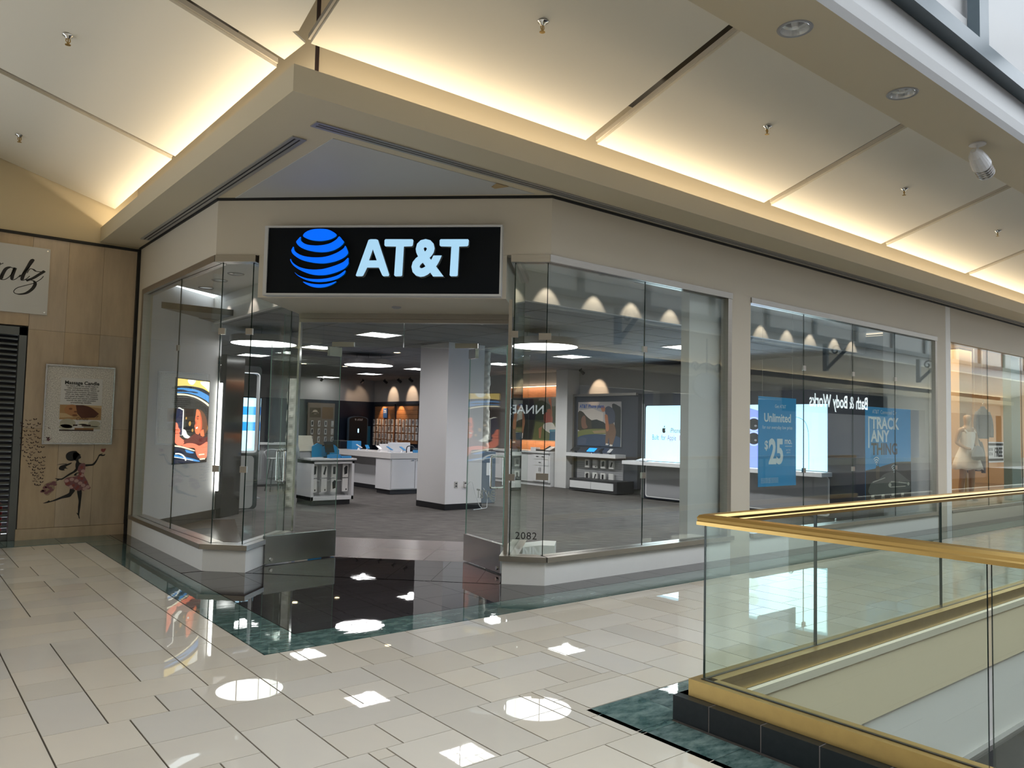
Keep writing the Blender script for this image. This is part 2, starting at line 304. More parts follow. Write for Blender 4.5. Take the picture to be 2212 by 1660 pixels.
DATA = json.loads('''{"girl":{"hair":[[1.826,1.019],[1.833,1.048],[1.857,1.071],[1.898,1.083],[1.94,1.081],[1.958,1.057],[1.978,1.042],[1.97,1.023],[1.952,1.009],[1.937,0.971],[1.912,0.96],[1.879,0.957],[1.849,0.967],[1.831,0.991]],"head":[[1.916,1.066],[1.958,1.061],[1.974,1.045],[1.99,1.036],[1.987,1.02],[1.997,1.009],[1.992,0.99],[1.977,0.982],[1.969,0.971],[1.981,0.937],[2.012,0.923],[1.992,0.885],[1.968,0.852],[1.944,0.862],[1.938,0.914],[1.945,0.952],[1.92,0.971],[1.901,1.019]],"ponytail":[[1.897,0.938],[1.868,0.929],[1.839,0.917],[1.798,0.906],[1.77,0.893],[1.755,0.869],[1.764,0.849],[1.793,0.839],[1.826,0.842],[1.813,0.852],[1.833,0.863],[1.859,0.856],[1.833,0.878],[1.84,0.892],[1.869,0.907],[1.889,0.922]],"strand":[[1.839,0.923],[1.797,0.923],[1.756,0.918],[1.731,0.905],[1.757,0.913],[1.798,0.916],[1.839,0.915]],"armL":[[1.955,0.876],[1.919,0.829],[1.874,0.801],[1.838,0.772],[1.798,0.742],[1.765,0.738],[1.732,0.743],[1.72,0.739],[1.749,0.727],[1.733,0.72],[1.75,0.712],[1.77,0.721],[1.799,0.723],[1.847,0.755],[1.896,0.787],[1.937,0.812],[1.965,0.842]],"armR":[[2.046,0.911],[2.093,0.914],[2.132,0.92],[2.165,0.96],[2.185,0.998],[2.2,1.035],[2.217,1.044],[2.248,1.051],[2.231,1.039],[2.257,1.035],[2.272,1.044],[2.267,1.025],[2.241,1.017],[2.21,1.019],[2.194,0.984],[2.171,0.931],[2.142,0.897],[2.095,0.89],[2.048,0.886]],"legL":[[1.896,0.607],[1.886,0.565],[1.87,0.547],[1.825,0.525],[1.777,0.503],[1.728,0.479],[1.68,0.462],[1.668,0.472],[1.648,0.457],[1.605,0.438],[1.649,0.439],[1.681,0.447],[1.746,0.465],[1.81,0.488],[1.893,0.504],[1.92,0.536],[1.949,0.587]],"legR":[[1.974,0.586],[1.983,0.514],[1.996,0.447],[1.993,0.381],[1.994,0.315],[1.994,0.296],[1.98,0.304],[1.986,0.287],[2.001,0.262],[2.008,0.234],[2.02,0.226],[2.012,0.267],[2.013,0.304],[2.019,0.371],[2.023,0.456],[2.024,0.584]],"dress":[[1.983,0.909],[2.007,0.925],[2.041,0.927],[2.051,0.903],[2.05,0.846],[2.037,0.798],[2.05,0.755],[2.082,0.702],[2.106,0.644],[2.125,0.614],[2.105,0.594],[2.074,0.599],[2.05,0.574],[2.015,0.589],[1.99,0.576],[1.955,0.596],[1.921,0.602],[1.892,0.605],[1.882,0.636],[1.852,0.646],[1.82,0.704],[1.839,0.741],[1.881,0.754],[1.931,0.758],[1.972,0.776],[1.981,0.809],[1.964,0.847]],"belt":[[1.926,0.777],[1.941,0.8],[1.97,0.811],[1.996,0.804],[1.971,0.8],[1.95,0.786],[1.968,0.781],[1.943,0.77]],"bag":[[1.592,0.617],[1.609,0.667],[1.645,0.689],[1.677,0.703],[1.734,0.706],[1.742,0.678],[1.72,0.65],[1.726,0.617],[1.707,0.581],[1.676,0.554],[1.665,0.536],[1.632,0.535],[1.606,0.565],[1.571,0.585]],"heart":[[2.22,1.09],[2.227,1.112],[2.249,1.109],[2.276,1.116],[2.272,1.09],[2.256,1.068],[2.234,1.073]]},"dressdots":[[1.849,0.708],[1.876,0.679],[1.907,0.725],[1.928,0.649],[1.959,0.705],[1.979,0.628],[2.002,0.675],[2.017,0.732],[2.038,0.646],[2.062,0.683],[2.09,0.625],[2.01,0.875],[2.029,0.827],[1.997,0.79],[1.903,0.631],[1.963,0.605],[2.057,0.602],[1.851,0.67],[2.019,0.775],[1.982,0.742]],"bagdots":[[1.609,0.593],[1.635,0.564],[1.666,0.582],[1.686,0.674],[1.71,0.692],[1.723,0.664],[1.639,0.639],[1.672,0.624],[1.69,0.6],[1.615,0.63],[1.593,0.584],[1.65,0.666]],"bf":[[1.473,1.47,1],[1.379,1.454,0],[1.422,1.457,0],[1.334,1.416,1],[1.411,1.408,1],[1.516,1.415,1],[1.465,1.405,0],[1.341,1.381,1],[1.389,1.373,0],[1.447,1.363,1],[1.497,1.392,0],[1.34,1.338,0],[1.378,1.323,1],[1.429,1.321,0],[1.467,1.321,0],[1.505,1.325,1],[1.337,1.297,0],[1.376,1.274,0],[1.424,1.275,1],[1.472,1.285,0],[1.488,1.257,0],[1.521,1.239,1],[1.343,1.237,1],[1.398,1.224,0],[1.432,1.238,0],[1.448,1.22,0],[1.353,1.191,0],[1.398,1.192,0],[1.456,1.18,1],[1.503,1.188,1],[1.347,1.155,1],[1.418,1.152,0],[1.485,1.15,0],[1.387,1.127,0],[1.447,1.118,1],[1.522,1.132,1],[1.571,1.127,1],[1.35,1.09,1],[1.409,1.095,0],[1.5,1.1,0],[1.458,1.069,0],[1.391,1.063,1],[1.541,1.067,1],[1.439,1.044,0],[1.482,1.058,0],[1.377,1.017,0],[1.455,1.03,0],[1.429,1.003,1],[1.509,0.993,1],[1.549,0.993,0],[1.589,1.0,1],[1.407,0.962,0],[1.463,0.966,1],[1.507,0.961,1],[1.552,0.937,1],[1.591,0.955,0],[1.441,0.925,1],[1.489,0.91,0],[1.521,0.905,0],[1.566,0.905,0],[1.594,0.904,0],[1.439,0.888,0],[1.495,0.882,1],[1.54,0.859,1],[1.592,0.862,1],[1.484,0.846,1],[1.47,0.814,0],[1.51,0.808,1],[1.578,0.816,1],[1.492,0.781,1],[1.536,0.78,0],[1.588,0.779,0],[1.533,0.762,0],[1.502,0.739,0],[1.55,0.738,0],[1.574,0.742,1],[1.495,0.712,0],[1.523,0.707,0],[1.58,0.696,1],[1.517,0.665,1],[1.554,0.66,1],[1.62,1.366,0],[1.617,1.244,1]],"talz":[[[0.944,3.237],[0.976,3.306],[0.998,3.352],[0.982,3.243],[0.966,3.155],[0.997,3.138],[1.04,3.222]],[[0.941,3.305],[1.01,3.332],[1.045,3.352]],[[1.156,3.297],[1.119,3.313],[1.072,3.284],[1.04,3.208],[1.034,3.157],[1.067,3.155],[1.113,3.197],[1.151,3.267],[1.167,3.313],[1.142,3.208],[1.148,3.163],[1.186,3.183],[1.226,3.235]],[[1.215,3.204],[1.272,3.285],[1.324,3.366],[1.36,3.437],[1.333,3.425],[1.295,3.332],[1.256,3.239],[1.247,3.173],[1.283,3.188],[1.324,3.234]],[[1.294,3.266],[1.32,3.321],[1.351,3.323],[1.389,3.302],[1.439,3.302],[1.476,3.318],[1.416,3.262],[1.356,3.21],[1.29,3.171],[1.333,3.185],[1.371,3.175],[1.385,3.141],[1.357,3.078],[1.298,3.02],[1.226,2.996],[1.177,3.004],[1.169,3.032],[1.204,3.073],[1.287,3.113],[1.372,3.153],[1.438,3.207],[1.469,3.252]]],"globe":[[[-2.896,3.368],[-2.869,3.403],[-2.807,3.429],[-2.726,3.436],[-2.645,3.429],[-2.582,3.401],[-2.55,3.371],[-2.58,3.344],[-2.641,3.322],[-2.722,3.313],[-2.809,3.323],[-2.869,3.345]],[[-2.919,3.356],[-2.913,3.314],[-2.851,3.278],[-2.739,3.268],[-2.627,3.286],[-2.554,3.326],[-2.524,3.359],[-2.492,3.326],[-2.473,3.298],[-2.514,3.253],[-2.587,3.216],[-2.686,3.2],[-2.811,3.213],[-2.913,3.249],[-2.962,3.299],[-2.947,3.329]],[[-2.988,3.256],[-2.971,3.209],[-2.897,3.167],[-2.784,3.149],[-2.66,3.155],[-2.549,3.192],[-2.477,3.237],[-2.459,3.265],[-2.439,3.231],[-2.428,3.188],[-2.473,3.143],[-2.559,3.107],[-2.67,3.088],[-2.794,3.097],[-2.908,3.127],[-2.985,3.176],[-3.009,3.213],[-3.003,3.237]],[[-3.012,3.133],[-2.992,3.097],[-2.917,3.05],[-2.804,3.027],[-2.68,3.032],[-2.557,3.066],[-2.472,3.103],[-2.426,3.145],[-2.42,3.109],[-2.422,3.079],[-2.463,3.034],[-2.554,2.994],[-2.665,2.97],[-2.79,2.977],[-2.904,3.017],[-2.981,3.066],[-3.016,3.115]],[[-2.969,2.999],[-2.927,2.968],[-2.838,2.938],[-2.726,2.93],[-2.615,2.942],[-2.517,2.973],[-2.45,3.018],[-2.455,2.988],[-2.473,2.969],[-2.525,2.935],[-2.613,2.91],[-2.725,2.901],[-2.835,2.918],[-2.926,2.959]],[[-2.877,2.905],[-2.799,2.886],[-2.705,2.878],[-2.612,2.887],[-2.539,2.908],[-2.563,2.884],[-2.63,2.856],[-2.708,2.845],[-2.783,2.854],[-2.846,2.88]]],"A":[[[-2.329,2.964],[-2.214,3.313],[-2.196,3.32],[-2.141,3.32],[-2.122,3.313],[-1.999,2.971],[-2.003,2.959],[-2.052,2.957],[-2.064,2.967],[-2.101,3.043],[-2.221,3.043],[-2.258,2.964],[-2.27,2.957],[-2.321,2.957]],[[-2.169,3.23],[-2.207,3.109],[-2.122,3.109]]],"T1":[[[-2.052,3.31],[-2.044,3.32],[-1.778,3.319],[-1.768,3.309],[-1.772,3.263],[-1.781,3.254],[-1.861,3.252],[-1.869,2.965],[-1.879,2.958],[-1.934,2.957],[-1.944,2.967],[-1.934,3.252],[-2.042,3.254],[-2.051,3.264]]],"T2":[[[-1.502,3.309],[-1.494,3.318],[-1.228,3.318],[-1.22,3.308],[-1.223,3.263],[-1.232,3.253],[-1.313,3.251],[-1.32,2.966],[-1.329,2.959],[-1.384,2.959],[-1.394,2.968],[-1.385,3.251],[-1.492,3.253],[-1.501,3.263]]],"amp":[[-1.779,2.947],[-1.452,3.325]],"signbox":[[-3.312,3.474],[-0.902,3.467],[-0.898,2.774],[-3.291,2.772],[-3.278,3.466],[-0.922,3.461],[-0.915,2.78],[-3.276,2.785]]}''')

# ================================================================ FLOORS
floor = struct(MB().prism([(-12, -14), (3.28, -14), (3.28, 2.62), (45, 2.62), (45, 5.72), (5.05, 5.72), (2.62, 8.15), (2.62, 11.4), (-12, 11.4)], -0.5, -0.006)
               .prism([CP(-3.45, 7.45), CP(-0.8, 7.45), CP(-0.8, 10.1), CP(-3.45, 10.1)], -0.3, -0.006).build('floor', GROUT), 'concourse floor slab under the stone tiles')
carpet = struct(MB().prism([CP(-3.86, 7.52), CP(-3.4, 7.52), CP(-3.4, 10.1), CP(-0.85, 10.1), CP(-0.85, 7.52), CP(-0.42, 7.52), (14.3, 5.65), (14.3, 24.3), (0.6, 24.3), (2.6, 11.2)], -0.25, -0.004)
                .build('floor', CARPET), 'streaked grey brown carpet inside the shop')
U = 0.0955; OX, OY = 2.285, 3.405
def on_screen(x, y, m=60):
    v = Vector((x, y, 0)) - Vector((0, 0, 1.5)); d = v.dot(F_)
    if d < 0.4: return False
    px, py = 1106 + 1673.06*v.dot(R_)/d, 830 - 1673.06*v.dot(U_)/d
    return -m < px < 2212+m and -m < py < 1660+m
def beige_cells():
    IX0, IX1, IY0, IY1 = -24, 262, -20, 75
    occ = [[False]*(IY1-IY0+8) for _ in range(IX1-IX0+8)]
    def inside(i, j):
        x, y = OX+(i+0.5)*U, OY+(j+0.5)*U
        return (y < 4.95 and not (x > 3.006 and y < 3.02)) or (x < 2.0 and y < 10.6)
    free = lambda i, j: IX0 <= i < IX1 and IY0 <= j < IY1 and not occ[i-IX0][j-IY0] and inside(i, j)
    rects = []
    def put(i, j, w, h):
        for a in range(w):
            for b in range(h): occ[i+a-IX0][j+b-IY0] = True
        rects.append((i, j, w, h))
    for r in [(0,0,4,4),(4,6,4,4),(1,4,3,6),(0,-6,3,6),(5,10,3,6),(-6,1,6,3),(-5,7,6,3),(4,0,6,3),(4,3,3,3),(7,3,6,3),(-2,4,3,3),(-5,4,3,3),(-1,10,3,6),(2,10,3,3),(2,13,3,3),(3,-3,3,3),(-6,-2,3,3),(-3,-2,3,3),(-9,-2,3,6),(-4,-6,4,4)]:
        put(*r)
    for j in range(IY0, IY1):
        for i in range(IX0, IX1):
            if not free(i, j): continue
            opts = [(3,6),(6,3),(3,3),(6,3),(4,4)]; random.shuffle(opts)
            done = False
            for w, h in opts:
                if all(free(i+a, j+b) for a in range(w) for b in range(h)):
                    k = 0
                    while k < 3 and free(i+w+k, j): k += 1
                    if k in (1, 2): continue
                    put(i, j, w, h); done = True; break
            if not done:
                w = 1
                while w < 6 and free(i+w, j): w += 1
                if w > 3 and w < 6: w = 3
                h = 1
                while h < 3 and all(free(i+a, j+h) for a in range(w)): h += 1
                put(i, j, w, h)
    return rects
def tile_mesh(poly, m, t=0.008):
    return MB().prism(poly, -t, 0).mesh('tile', m)
big = []; rest = MB(); shared = {}
for i, j, w, h in beige_cells():
    x0, y0, x1, y1 = OX+i*U, OY+j*U, OX+(i+w)*U, OY+(j+h)*U
    cxp, cyp = (x0+x1)/2, (y0+y1)/2
    big.append((math.hypot(cxp, cyp)/math.sqrt(w*h), on_screen(cxp, cyp), x0, y0, x1, y1))
big.sort(key=lambda t: (not t[1], t[0]))
G1, G2 = 0.0022, 0.0040
for n, (d, vis, x0, y0, x1, y1) in enumerate(big):
    w, h = x1-x0, y1-y0
    if vis and n < 300:
        key = (round(w, 3), round(h, 3))
        if key not in shared: shared[key] = tile_mesh([(G2, G1), (w-G2, G1), (w-G2, h-G1), (G2, h-G1)], TILE)
        obj('tile', shared[key], floor, loc=(x0, y0, 0))
    else: rest.box(x0+G2, x1-G2, y0+G1, y1-G1, -0.008, 0)
o = rest.build('tile_field', TILE, floor); o['kind'] = 'stuff'
obj('tile_field_beyond', MB().box(-12, OX-24*U-0.004, -14, 10.6, -0.008, 0).box(OX-24*U, 3.28, -14, OY-20*U-0.004, -0.008, 0).mesh('tile_field_beyond', TILE), floor)['kind'] = 'stuff'

def lay(regions, m, parent, sx, sy, ox=0, oy=0, rz=0, keep=None, g=0.0016):
    """square-cut tiles clipped to convex regions, each an object of its own"""
    far = MB()
    for reg in regions:
        if parea(reg) < 0: reg = reg[::-1]
        xs = [p[0] for p in reg]; ys = [p[1] for p in reg]
        i0, i1 = math.floor((min(xs)-ox)/sx), math.ceil((max(xs)-ox)/sx); j0, j1 = math.floor((min(ys)-oy)/sy), math.ceil((max(ys)-oy)/sy)
        for i in range(i0, i1):
            for j in range(j0, j1):
                q = clip([(ox+i*sx+g, oy+j*sy+g), (ox+(i+1)*sx-g, oy+j*sy+g), (ox+(i+1)*sx-g, oy+(j+1)*sy-g), (ox+i*sx+g, oy+(j+1)*sy-g)], reg)
                if len(q) < 3 or parea(q) < 0.0006: continue
                c = (sum(p[0] for p in q)/len(q), sum(p[1] for p in q)/len(q))
                if keep and not keep(*c): far.prism(q, -0.008, 0); continue
                obj('tile', tile_mesh([(p[0]-c[0], p[1]-c[1]) for p in q], m), parent, loc=(c[0]*math.cos(rz)-c[1]*math.sin(rz), c[0]*math.sin(rz)+c[1]*math.cos(rz), 0), rz=rz)
    if far.v: far.build('tile_border', m, parent)['kind'] = 'stuff'
near = lambda x, y: x < 13
lay([[(2.004, 4.944), (2.36, 4.944), (2.36, 10.59), (2.004, 10.59)]], GREEN, floor, 0.36, 0.575, 2.0, 4.944)
lay([[(2.364, 4.944), (44, 4.944), (44, 5.305), (2.364, 5.305)]], GREEN, floor, 0.575, 0.365, 2.36, 4.944, keep=near)
lay([[(3.010, 2.66), (44, 2.66), (44, 3.016), (3.010, 3.016)], [(3.010, -12), (3.27, -12), (3.27, 2.656), (3.010, 2.656)]], GREEN, floor, 0.40, 0.40, 3.006, 2.62, keep=lambda x, y: x < 12 and y > 0.5)
lay([[(-4, 10.6), (2.36, 10.6), (2.36, 11.13), (-4, 11.13)]], GREEN, floor, 0.575, 0.53, -4, 10.6, keep=lambda x, y: x > 0.3)
lay([[(5.0, 5.31), (44, 5.31), (44, 5.62), (5.0, 5.62)], [(2.366, 8.03), (2.60, 8.03), (2.60, 11.13), (2.366, 11.13)],
     [(2.366, 5.31), (4.998, 5.31), (4.998, 5.60), (2.60, 8.0), (2.366, 8.0)]], BROWNT, floor, 0.45, 0.45, 2.366, 5.31, keep=near)
lay([[(-3.4, 7.47), (-0.86, 7.47), (-0.86, 8.6), (-3.4, 8.6)]], BROWNT, floor, 0.45, 0.45, -3.33, 7.3, rz=RZC)
lay([[(-3.45, 8.604), (-0.8, 8.604), (-0.8, 10.1), (-3.45, 10.1)]], TAUPE, floor, 0.75, 0.75, -3.35, 8.604, rz=RZC)
# brown tiled display floor behind the left window
lay([[(2.70, 8.25), (3.15, 8.35), (4.30, 12.0), (3.9, 12.1), (2.70, 11.05)]], mat('brown_floor_tile', (0.075, 0.055, 0.043), 0.22, var=0.1), carpet, 0.6, 0.6, 2.6, 8.2)

# ================================================================ WALLS OF THE SHOP FRONT
HZ, JZ = 3.20, 3.765
front = struct(MB()
    .prism([(2.57, 8.03), (2.57, 11.13), (2.69, 11.13), (2.69, 8.08)], HZ, JZ)
    .prism([CP(-3.861, 7.495), CP(-0.424, 7.495), CP(-0.424, 7.62), CP(-3.861, 7.62)], HZ, JZ)
    .prism([(5.0, 5.60), (14.12, 5.60), (14.12, 5.72), (5.03, 5.72)], HZ, JZ)
    .box(7.965, 8.36, 5.60, 5.72, 0.0, HZ).box(13.765, 14.12, 5.60, 5.72, 0.0, HZ)
    .box(2.57, 2.69, 10.86, 11.13, 0.0, HZ)
    .build('wall_front', STOREFRONT), 'warm white fascia and piers of the corner shop')
struct(MB().prism([CP(-3.40, 7.50), CP(-0.86, 7.50), CP(-0.86, 8.72), CP(-3.40, 8.72)], 2.765, 3.77).build('wall_entrance', STOREFRONT), 'boxed soffit above the recessed entrance')
curb = struct(MB()
    .prism([(2.57, 8.03), (2.57, 10.87), (2.69, 10.87), (2.69, 8.08)], 0, 0.222)
    .prism([CP(-3.861, 7.495), CP(-3.41, 7.495), CP(-3.41, 7.62), CP(-3.80, 7.62)], 0, 0.222)
    .prism([CP(-3.53, 7.62), CP(-3.41, 7.62), CP(-3.41, 8.62), CP(-3.53, 8.62)], 0, 0.222)
    .prism([CP(-0.424, 7.495), CP(-0.84, 7.495), CP(-0.84, 7.62), CP(-0.49, 7.62)], 0, 0.222)
    .prism([CP(-0.72, 7.62), CP(-0.84, 7.62), CP(-0.84, 8.62), CP(-0.72, 8.62)], 0, 0.222)
    .box(5.0, 7.965, 5.60, 5.72, 0, 0.222).box(8.36, 13.765, 5.60, 5.72, 0, 0.222)
    .build('wall_curb', CURBW), 'low white curb under the shop windows')
# neighbours
struct(MB().box(14.125, 14.32, 5.60, 5.74, 0, JZ).build('trim_1', CURBW), 'white pier strip between the two shops')
struct(MB().box(14.332, 40, 5.60, 5.74, 3.17, JZ).box(14.332, 40, 5.60, 5.74, 0, 0.25).box(19.2, 19.45, 5.60, 5.74, 0.25, 3.17).build('wall_right', STOREFRONT), 'cream fascia of the dress shop on the right')
STONE = mat('satin_travertine', (0.56, 0.445, 0.315), 0.24, spec=0.6, var=0.05, nscale=2.2, nmix=0.6, ncol=(0.40, 0.315, 0.225), stretch=(3, 3, 0.6))
wl = struct(MB().box(1.345, 2.56, 11.16, 11.40, 0, 3.75).box(-4, 1.345, 11.16, 11.40, 2.61, 3.75).build('wall_left', GROUT), 'wall of the closed shop on the left')
for x0, x1 in ((1.345, 1.74), (1.74, 2.14), (2.14, 2.535)):
    for z0, z1 in ((0.135, 1.36), (1.36, 2.58), (2.58, 3.735)):
        MB().box(x0+.0012, x1-.0012, 11.13, 11.165, z0+.0012, z1-.0012).build('panel', STONE, wl)
for x0, x1 in ((-0.66, 0.0), (0.0, 0.67), (0.67, 1.345)):
    MB().box(x0+.0012, x1-.0012, 11.13, 11.165, 2.62, 3.735).build('panel', STONE, wl)
MB().box(1.33, 2.535, 11.12, 11.165, 0, 0.132).build('plinth', STONE, wl)
struct(MB().box(-4, 2.7, 11.13, 11.4, 3.76, 5.4).build('wall_left', mat('yellow_cream_paint', (0.62, 0.53, 0.36), 0.65)), 'yellow cream wall strip above the closed shop')
# black reveals at the wall tops
struct(MB().box(-4, 2.56, 11.10, 11.135, 3.735, 3.765).box(2.535, 2.575, 11.08, 11.135, 0, 3.765)
       .prism([(2.555, 8.025), (2.555, 11.13), (2.62, 11.13), (2.62, 8.05)], JZ, 3.792)
       .prism([(2.555, 8.025), CP(-3.861, 7.62), CP(-0.424, 7.62), (4.995, 5.585)], JZ, 3.792)
       .prism([(4.995, 5.585), (40, 5.585), (40, 5.66), (5.03, 5.66)], JZ, 3.792)
       .build('trim_2', BLACK), 'black shadow joint along the top of the shop front')

# ================================================================ SOFFIT BEAM, COVE, CEILING PANELS
struct(MB().prism([(2.083, 5.04), (40, 5.04), (40, 5.85), (5.12, 5.85), (2.80, 8.16), (2.80, 11.2), (2.083, 11.2)], 3.792, 3.85)
       .box(2.083, 40, 5.04, 5.10, 3.85, 3.985).box(2.083, 2.143, 5.10, 11.2, 3.85, 3.985)
       .build('ceiling_soffit', CREAM), 'cream dropped soffit beam along the shop front')
struct(MB().prism([(2.69, 5.67), (4.83, 5.67), (2.69, 7.88)], 3.787, 3.793).build('ceiling_infill', BLUEGREY), 'pale grey triangular soffit over the entrance')
struct(MB().box(2.50, 40, 5.60, 5.70, 3.85, 5.5).box(2.50, 2.60, 5.70, 11.2, 3.85, 5.5).build('wall_cove', CREAM), 'back wall of the lit cove')
struct(MB().box(2.488, 2.512, 5.588, 5.612, 3.86, 5.2).build('trim_3', mat('brown_joint', (0.03, 0.016, 0.012), 0.6)), 'dark vertical corner joint of the cove')
ceil = struct(MB().box(0.4, 40, 3.55, 3.62, 4.80, 4.95).build('ceiling', CREAM), 'suspended cream ceiling panels over the concourse')
def rpanel(x0, x1):
    # lower edge y 5.2 z 4.25, upper edge y 3.56 z 4.75
    k = (4.75-4.25)/(3.56-5.2); b = MB()
    rows = 8
    ys = [5.2+(3.56-5.2)*i/rows for i in range(rows+1)]
    zz = [4.25+k*(y-5.2) for y in ys]
    pr = list(zip(ys, zz)) + [(y, z+0.05) for y, z in zip(ys[::-1], zz[::-1])]
    return b.prism_x(pr, x0, x1)
edges = [(2.27, 5.052), (5.21, 8.02), (8.17, 10.955), (11.12, 13.91), (14.08, 16.87), (17.03, 19.82), (19.98, 22.8), (22.95, 25.75), (25.9, 28.7), (28.85, 31.7)]
for a, b in edges:
    p = rpanel(a, b).build('panel', PANELW, ceil)
    rp = MB(); k = (4.75-4.25)/(3.56-5.2)
    rp.add([(a, 5.2, 4.25), (a+.022, 5.2, 4.25), (a+.022, 3.56, 4.75), (a, 3.56, 4.75), (a, 5.2, 4.30), (a+.022, 5.2, 4.30), (a+.022, 3.56, 4.80), (a, 3.56, 4.80)],
           [(3,2,1,0),(4,5,6,7),(0,1,5,4),(1,2,6,5),(2,3,7,6),(3,0,4,7)])
def lpanel(y0, y1):
    pr = [(2.23, 4.25), (0.30, 4.25+0.2908*1.93), (0.30, 4.30+0.2908*1.93), (2.23, 4.30)]
    return MB().prism_y(pr, y0, y1)
lpanel(5.73, 8.41).build('panel', PANELW, ceil); lpanel(8.53, 11.10).build('panel', PANELW, ceil)
zl = lambda x: 4.25+0.2908*(2.23-x)
pp = [(2.225, 5.57), (2.235, 5.22), (2.12, 5.185), (2.145, 5.13), (2.08, 4.72), (1.93, 4.0), (1.9, 3.62), (0.3, 3.62), (0.3, 5.57)]
cb = MB(); n = len(pp)
cb.add([(x, y, zl(x)) for x, y in pp]+[(x, y, zl(x)+.018) for x, y in pp], [tuple(range(n)), tuple(range(n, 2*n))[::-1]]+[(i, n+i, n+(i+1) % n, (i+1) % n) for i in range(n)])
cb.build('panel', PANELW, ceil)
# metal edge channels along the panels' left edges
for x in [e[0] for e in edges[:6]]:
    pr = [(5.2, 4.275), (3.56, 4.775), (3.56, 4.815), (5.2, 4.315)]
    MB().prism_x(pr, x-0.022, x-0.004).build('edge_channel', STOREFRONT, ceil)
for y in (5.73, 8.53):
    MB().prism_y([(2.23, 4.275), (0.30, 4.835), (0.30, 4.875), (2.23, 4.315)], y-0.022, y-0.004).build('edge_channel', STOREFRONT, ceil)
# black plenum above the panels
struct(MB().prism_x([(5.6, 5.0), (3.6, 5.3), (3.6, 5.36), (5.6, 5.06)], 0.3, 40).box(0.3, 2.6, 3.6, 11.2, 5.3, 5.4).build('ceiling_plenum', BLACK), 'black void above the ceiling panels')
# flat soffit with downlights along the atrium edge
hol = shape2d([[(-2.6, 2.965), (40, 2.965), (40, 3.60), (-2.6, 3.60)]] + [[(cx_+.113*math.cos(2*PI*k/40), cy_+.113*math.sin(2*PI*k/40)) for k in range(40)] for cx_, cy_ in ((5.498, 3.29), (7.315, 3.265))], 0.004)
hol.transform(Matrix.Rotation(-PI/2, 4, 'X')); hol.transform(Matrix.Translation((0, 0, 4.744))); hol.materials.clear(); hol.materials.append(CREAM)
struct(obj('ceiling_soffit', hol), 'cream soffit board pierced by the two downlights')
struct(MB().box(-12, 0.66, 3.6, 11.2, 4.74, 4.80).build('ceiling_soffit', CREAM), 'flat cream soffit extended out of view to close the sky over the left concourse')  # carried on beyond view to shut out the sky and darken the left side
struct(MB().box(-12, -1.6, -14, 2.96, 4.80, 4.9).box(-1.6, 45, -14, -6.7, 4.80, 4.9).box(-1.7, -1.6, -4.4, 2.96, 4.9, 8.3).build('ceiling_sky_blocker', CREAM), 'unseen cream ceiling added to keep sky light off the near concourse')  # unseen roof and side wall, added to cut daylight on the near concourse
up = struct(MB().prism_x([(2.965, 4.74), (2.935, 4.80), (2.925, 4.90), (2.95, 5.05), (2.965, 5.19), (2.965, 5.6), (3.1, 5.6), (3.1, 4.8)], -2.6, 45).box(-2.6, 45, 3.02, 3.1, 5.6, 8.3).build('wall_atrium', mat('white_plaster', (0.45, 0.45, 0.45), 0.6)), 'white plaster upstand of the skylight well')
struct(MB().box(-1.35, -1.25, 3.0, 11.2, 4.74, 8.3).build('wall_atrium', MATS['white_plaster']), 'white plaster upstand over the left concourse')
TEAL = mat('teal_steel', (0.06, 0.085, 0.10), 0.35, nscale=5, nmix=0.3, ncol=(0.09, 0.12, 0.14))
clr = thing('skylight_truss', 'dark teal steel truss under the skylight beyond the downlight soffit', 'truss')
MB().box(-2.6, 45, 2.83, 2.96, 5.185, 5.345).build('bottom_chord', TEAL, clr)
MB().box(-2.6, 45, 2.83, 2.96, 7.2, 7.36).build('top_chord', TEAL, clr)
for i in range(14):
    x = 8.15 - 2.7*3 + 2.7*i
    MB().box(x-0.115, x+0.115, 2.85, 2.96, 5.345, 7.2).build('post', TEAL, clr)
def rebase(t, p=None):
    """move a thing's origin to the middle of its base without moving its parts"""
    bpy.context.view_layer.update()
    inv = t.matrix_world.inverted(); lo = Vector((1e9,)*3); hi = Vector((-1e9,)*3)
    def walk(o):
        if o.type == 'MESH':
            for c in o.bound_box:
                q = inv @ (o.matrix_world @ Vector(c))
                for k in range(3): lo[k] = min(lo[k], q[k]); hi[k] = max(hi[k], q[k])
        for ch in o.children: walk(ch)
    walk(t)
    b = Vector(((lo.x+hi.x)/2, (lo.y+hi.y)/2, lo.z))
    for ch in t.children: ch.location = Vector(ch.location) - b
    t.location = t.matrix_world @ b
    return t
def pane(parent, a, b, z0, z1, t=0.012, name='pane', mats=None):
    ax, ay = a; bx, by = b; L = math.hypot(bx-ax, by-ay); dx, dy = (bx-ax)/L, (by-ay)/L; nx, ny = -dy*t/2, dx*t/2
    g = 0.002
    ax += dx*g; ay += dy*g; bx -= dx*g; by -= dy*g
    m = MB(); v = [(ax+nx, ay+ny), (bx+nx, by+ny), (bx-nx, by-ny), (ax-nx, ay-ny)]
    vs = [(x, y, z0) for x, y in v]+[(x, y, z1) for x, y in v]
    m.mat(0).add(vs, [(0, 4, 5, 1), (2, 6, 7, 3)]); m.mat(1).add(vs, [(3, 7, 4, 0), (1, 5, 6, 2), (0, 1, 2, 3), (7, 6, 5, 4)])
    return m.build(name, mats or [GLASS, EDGE], parent)
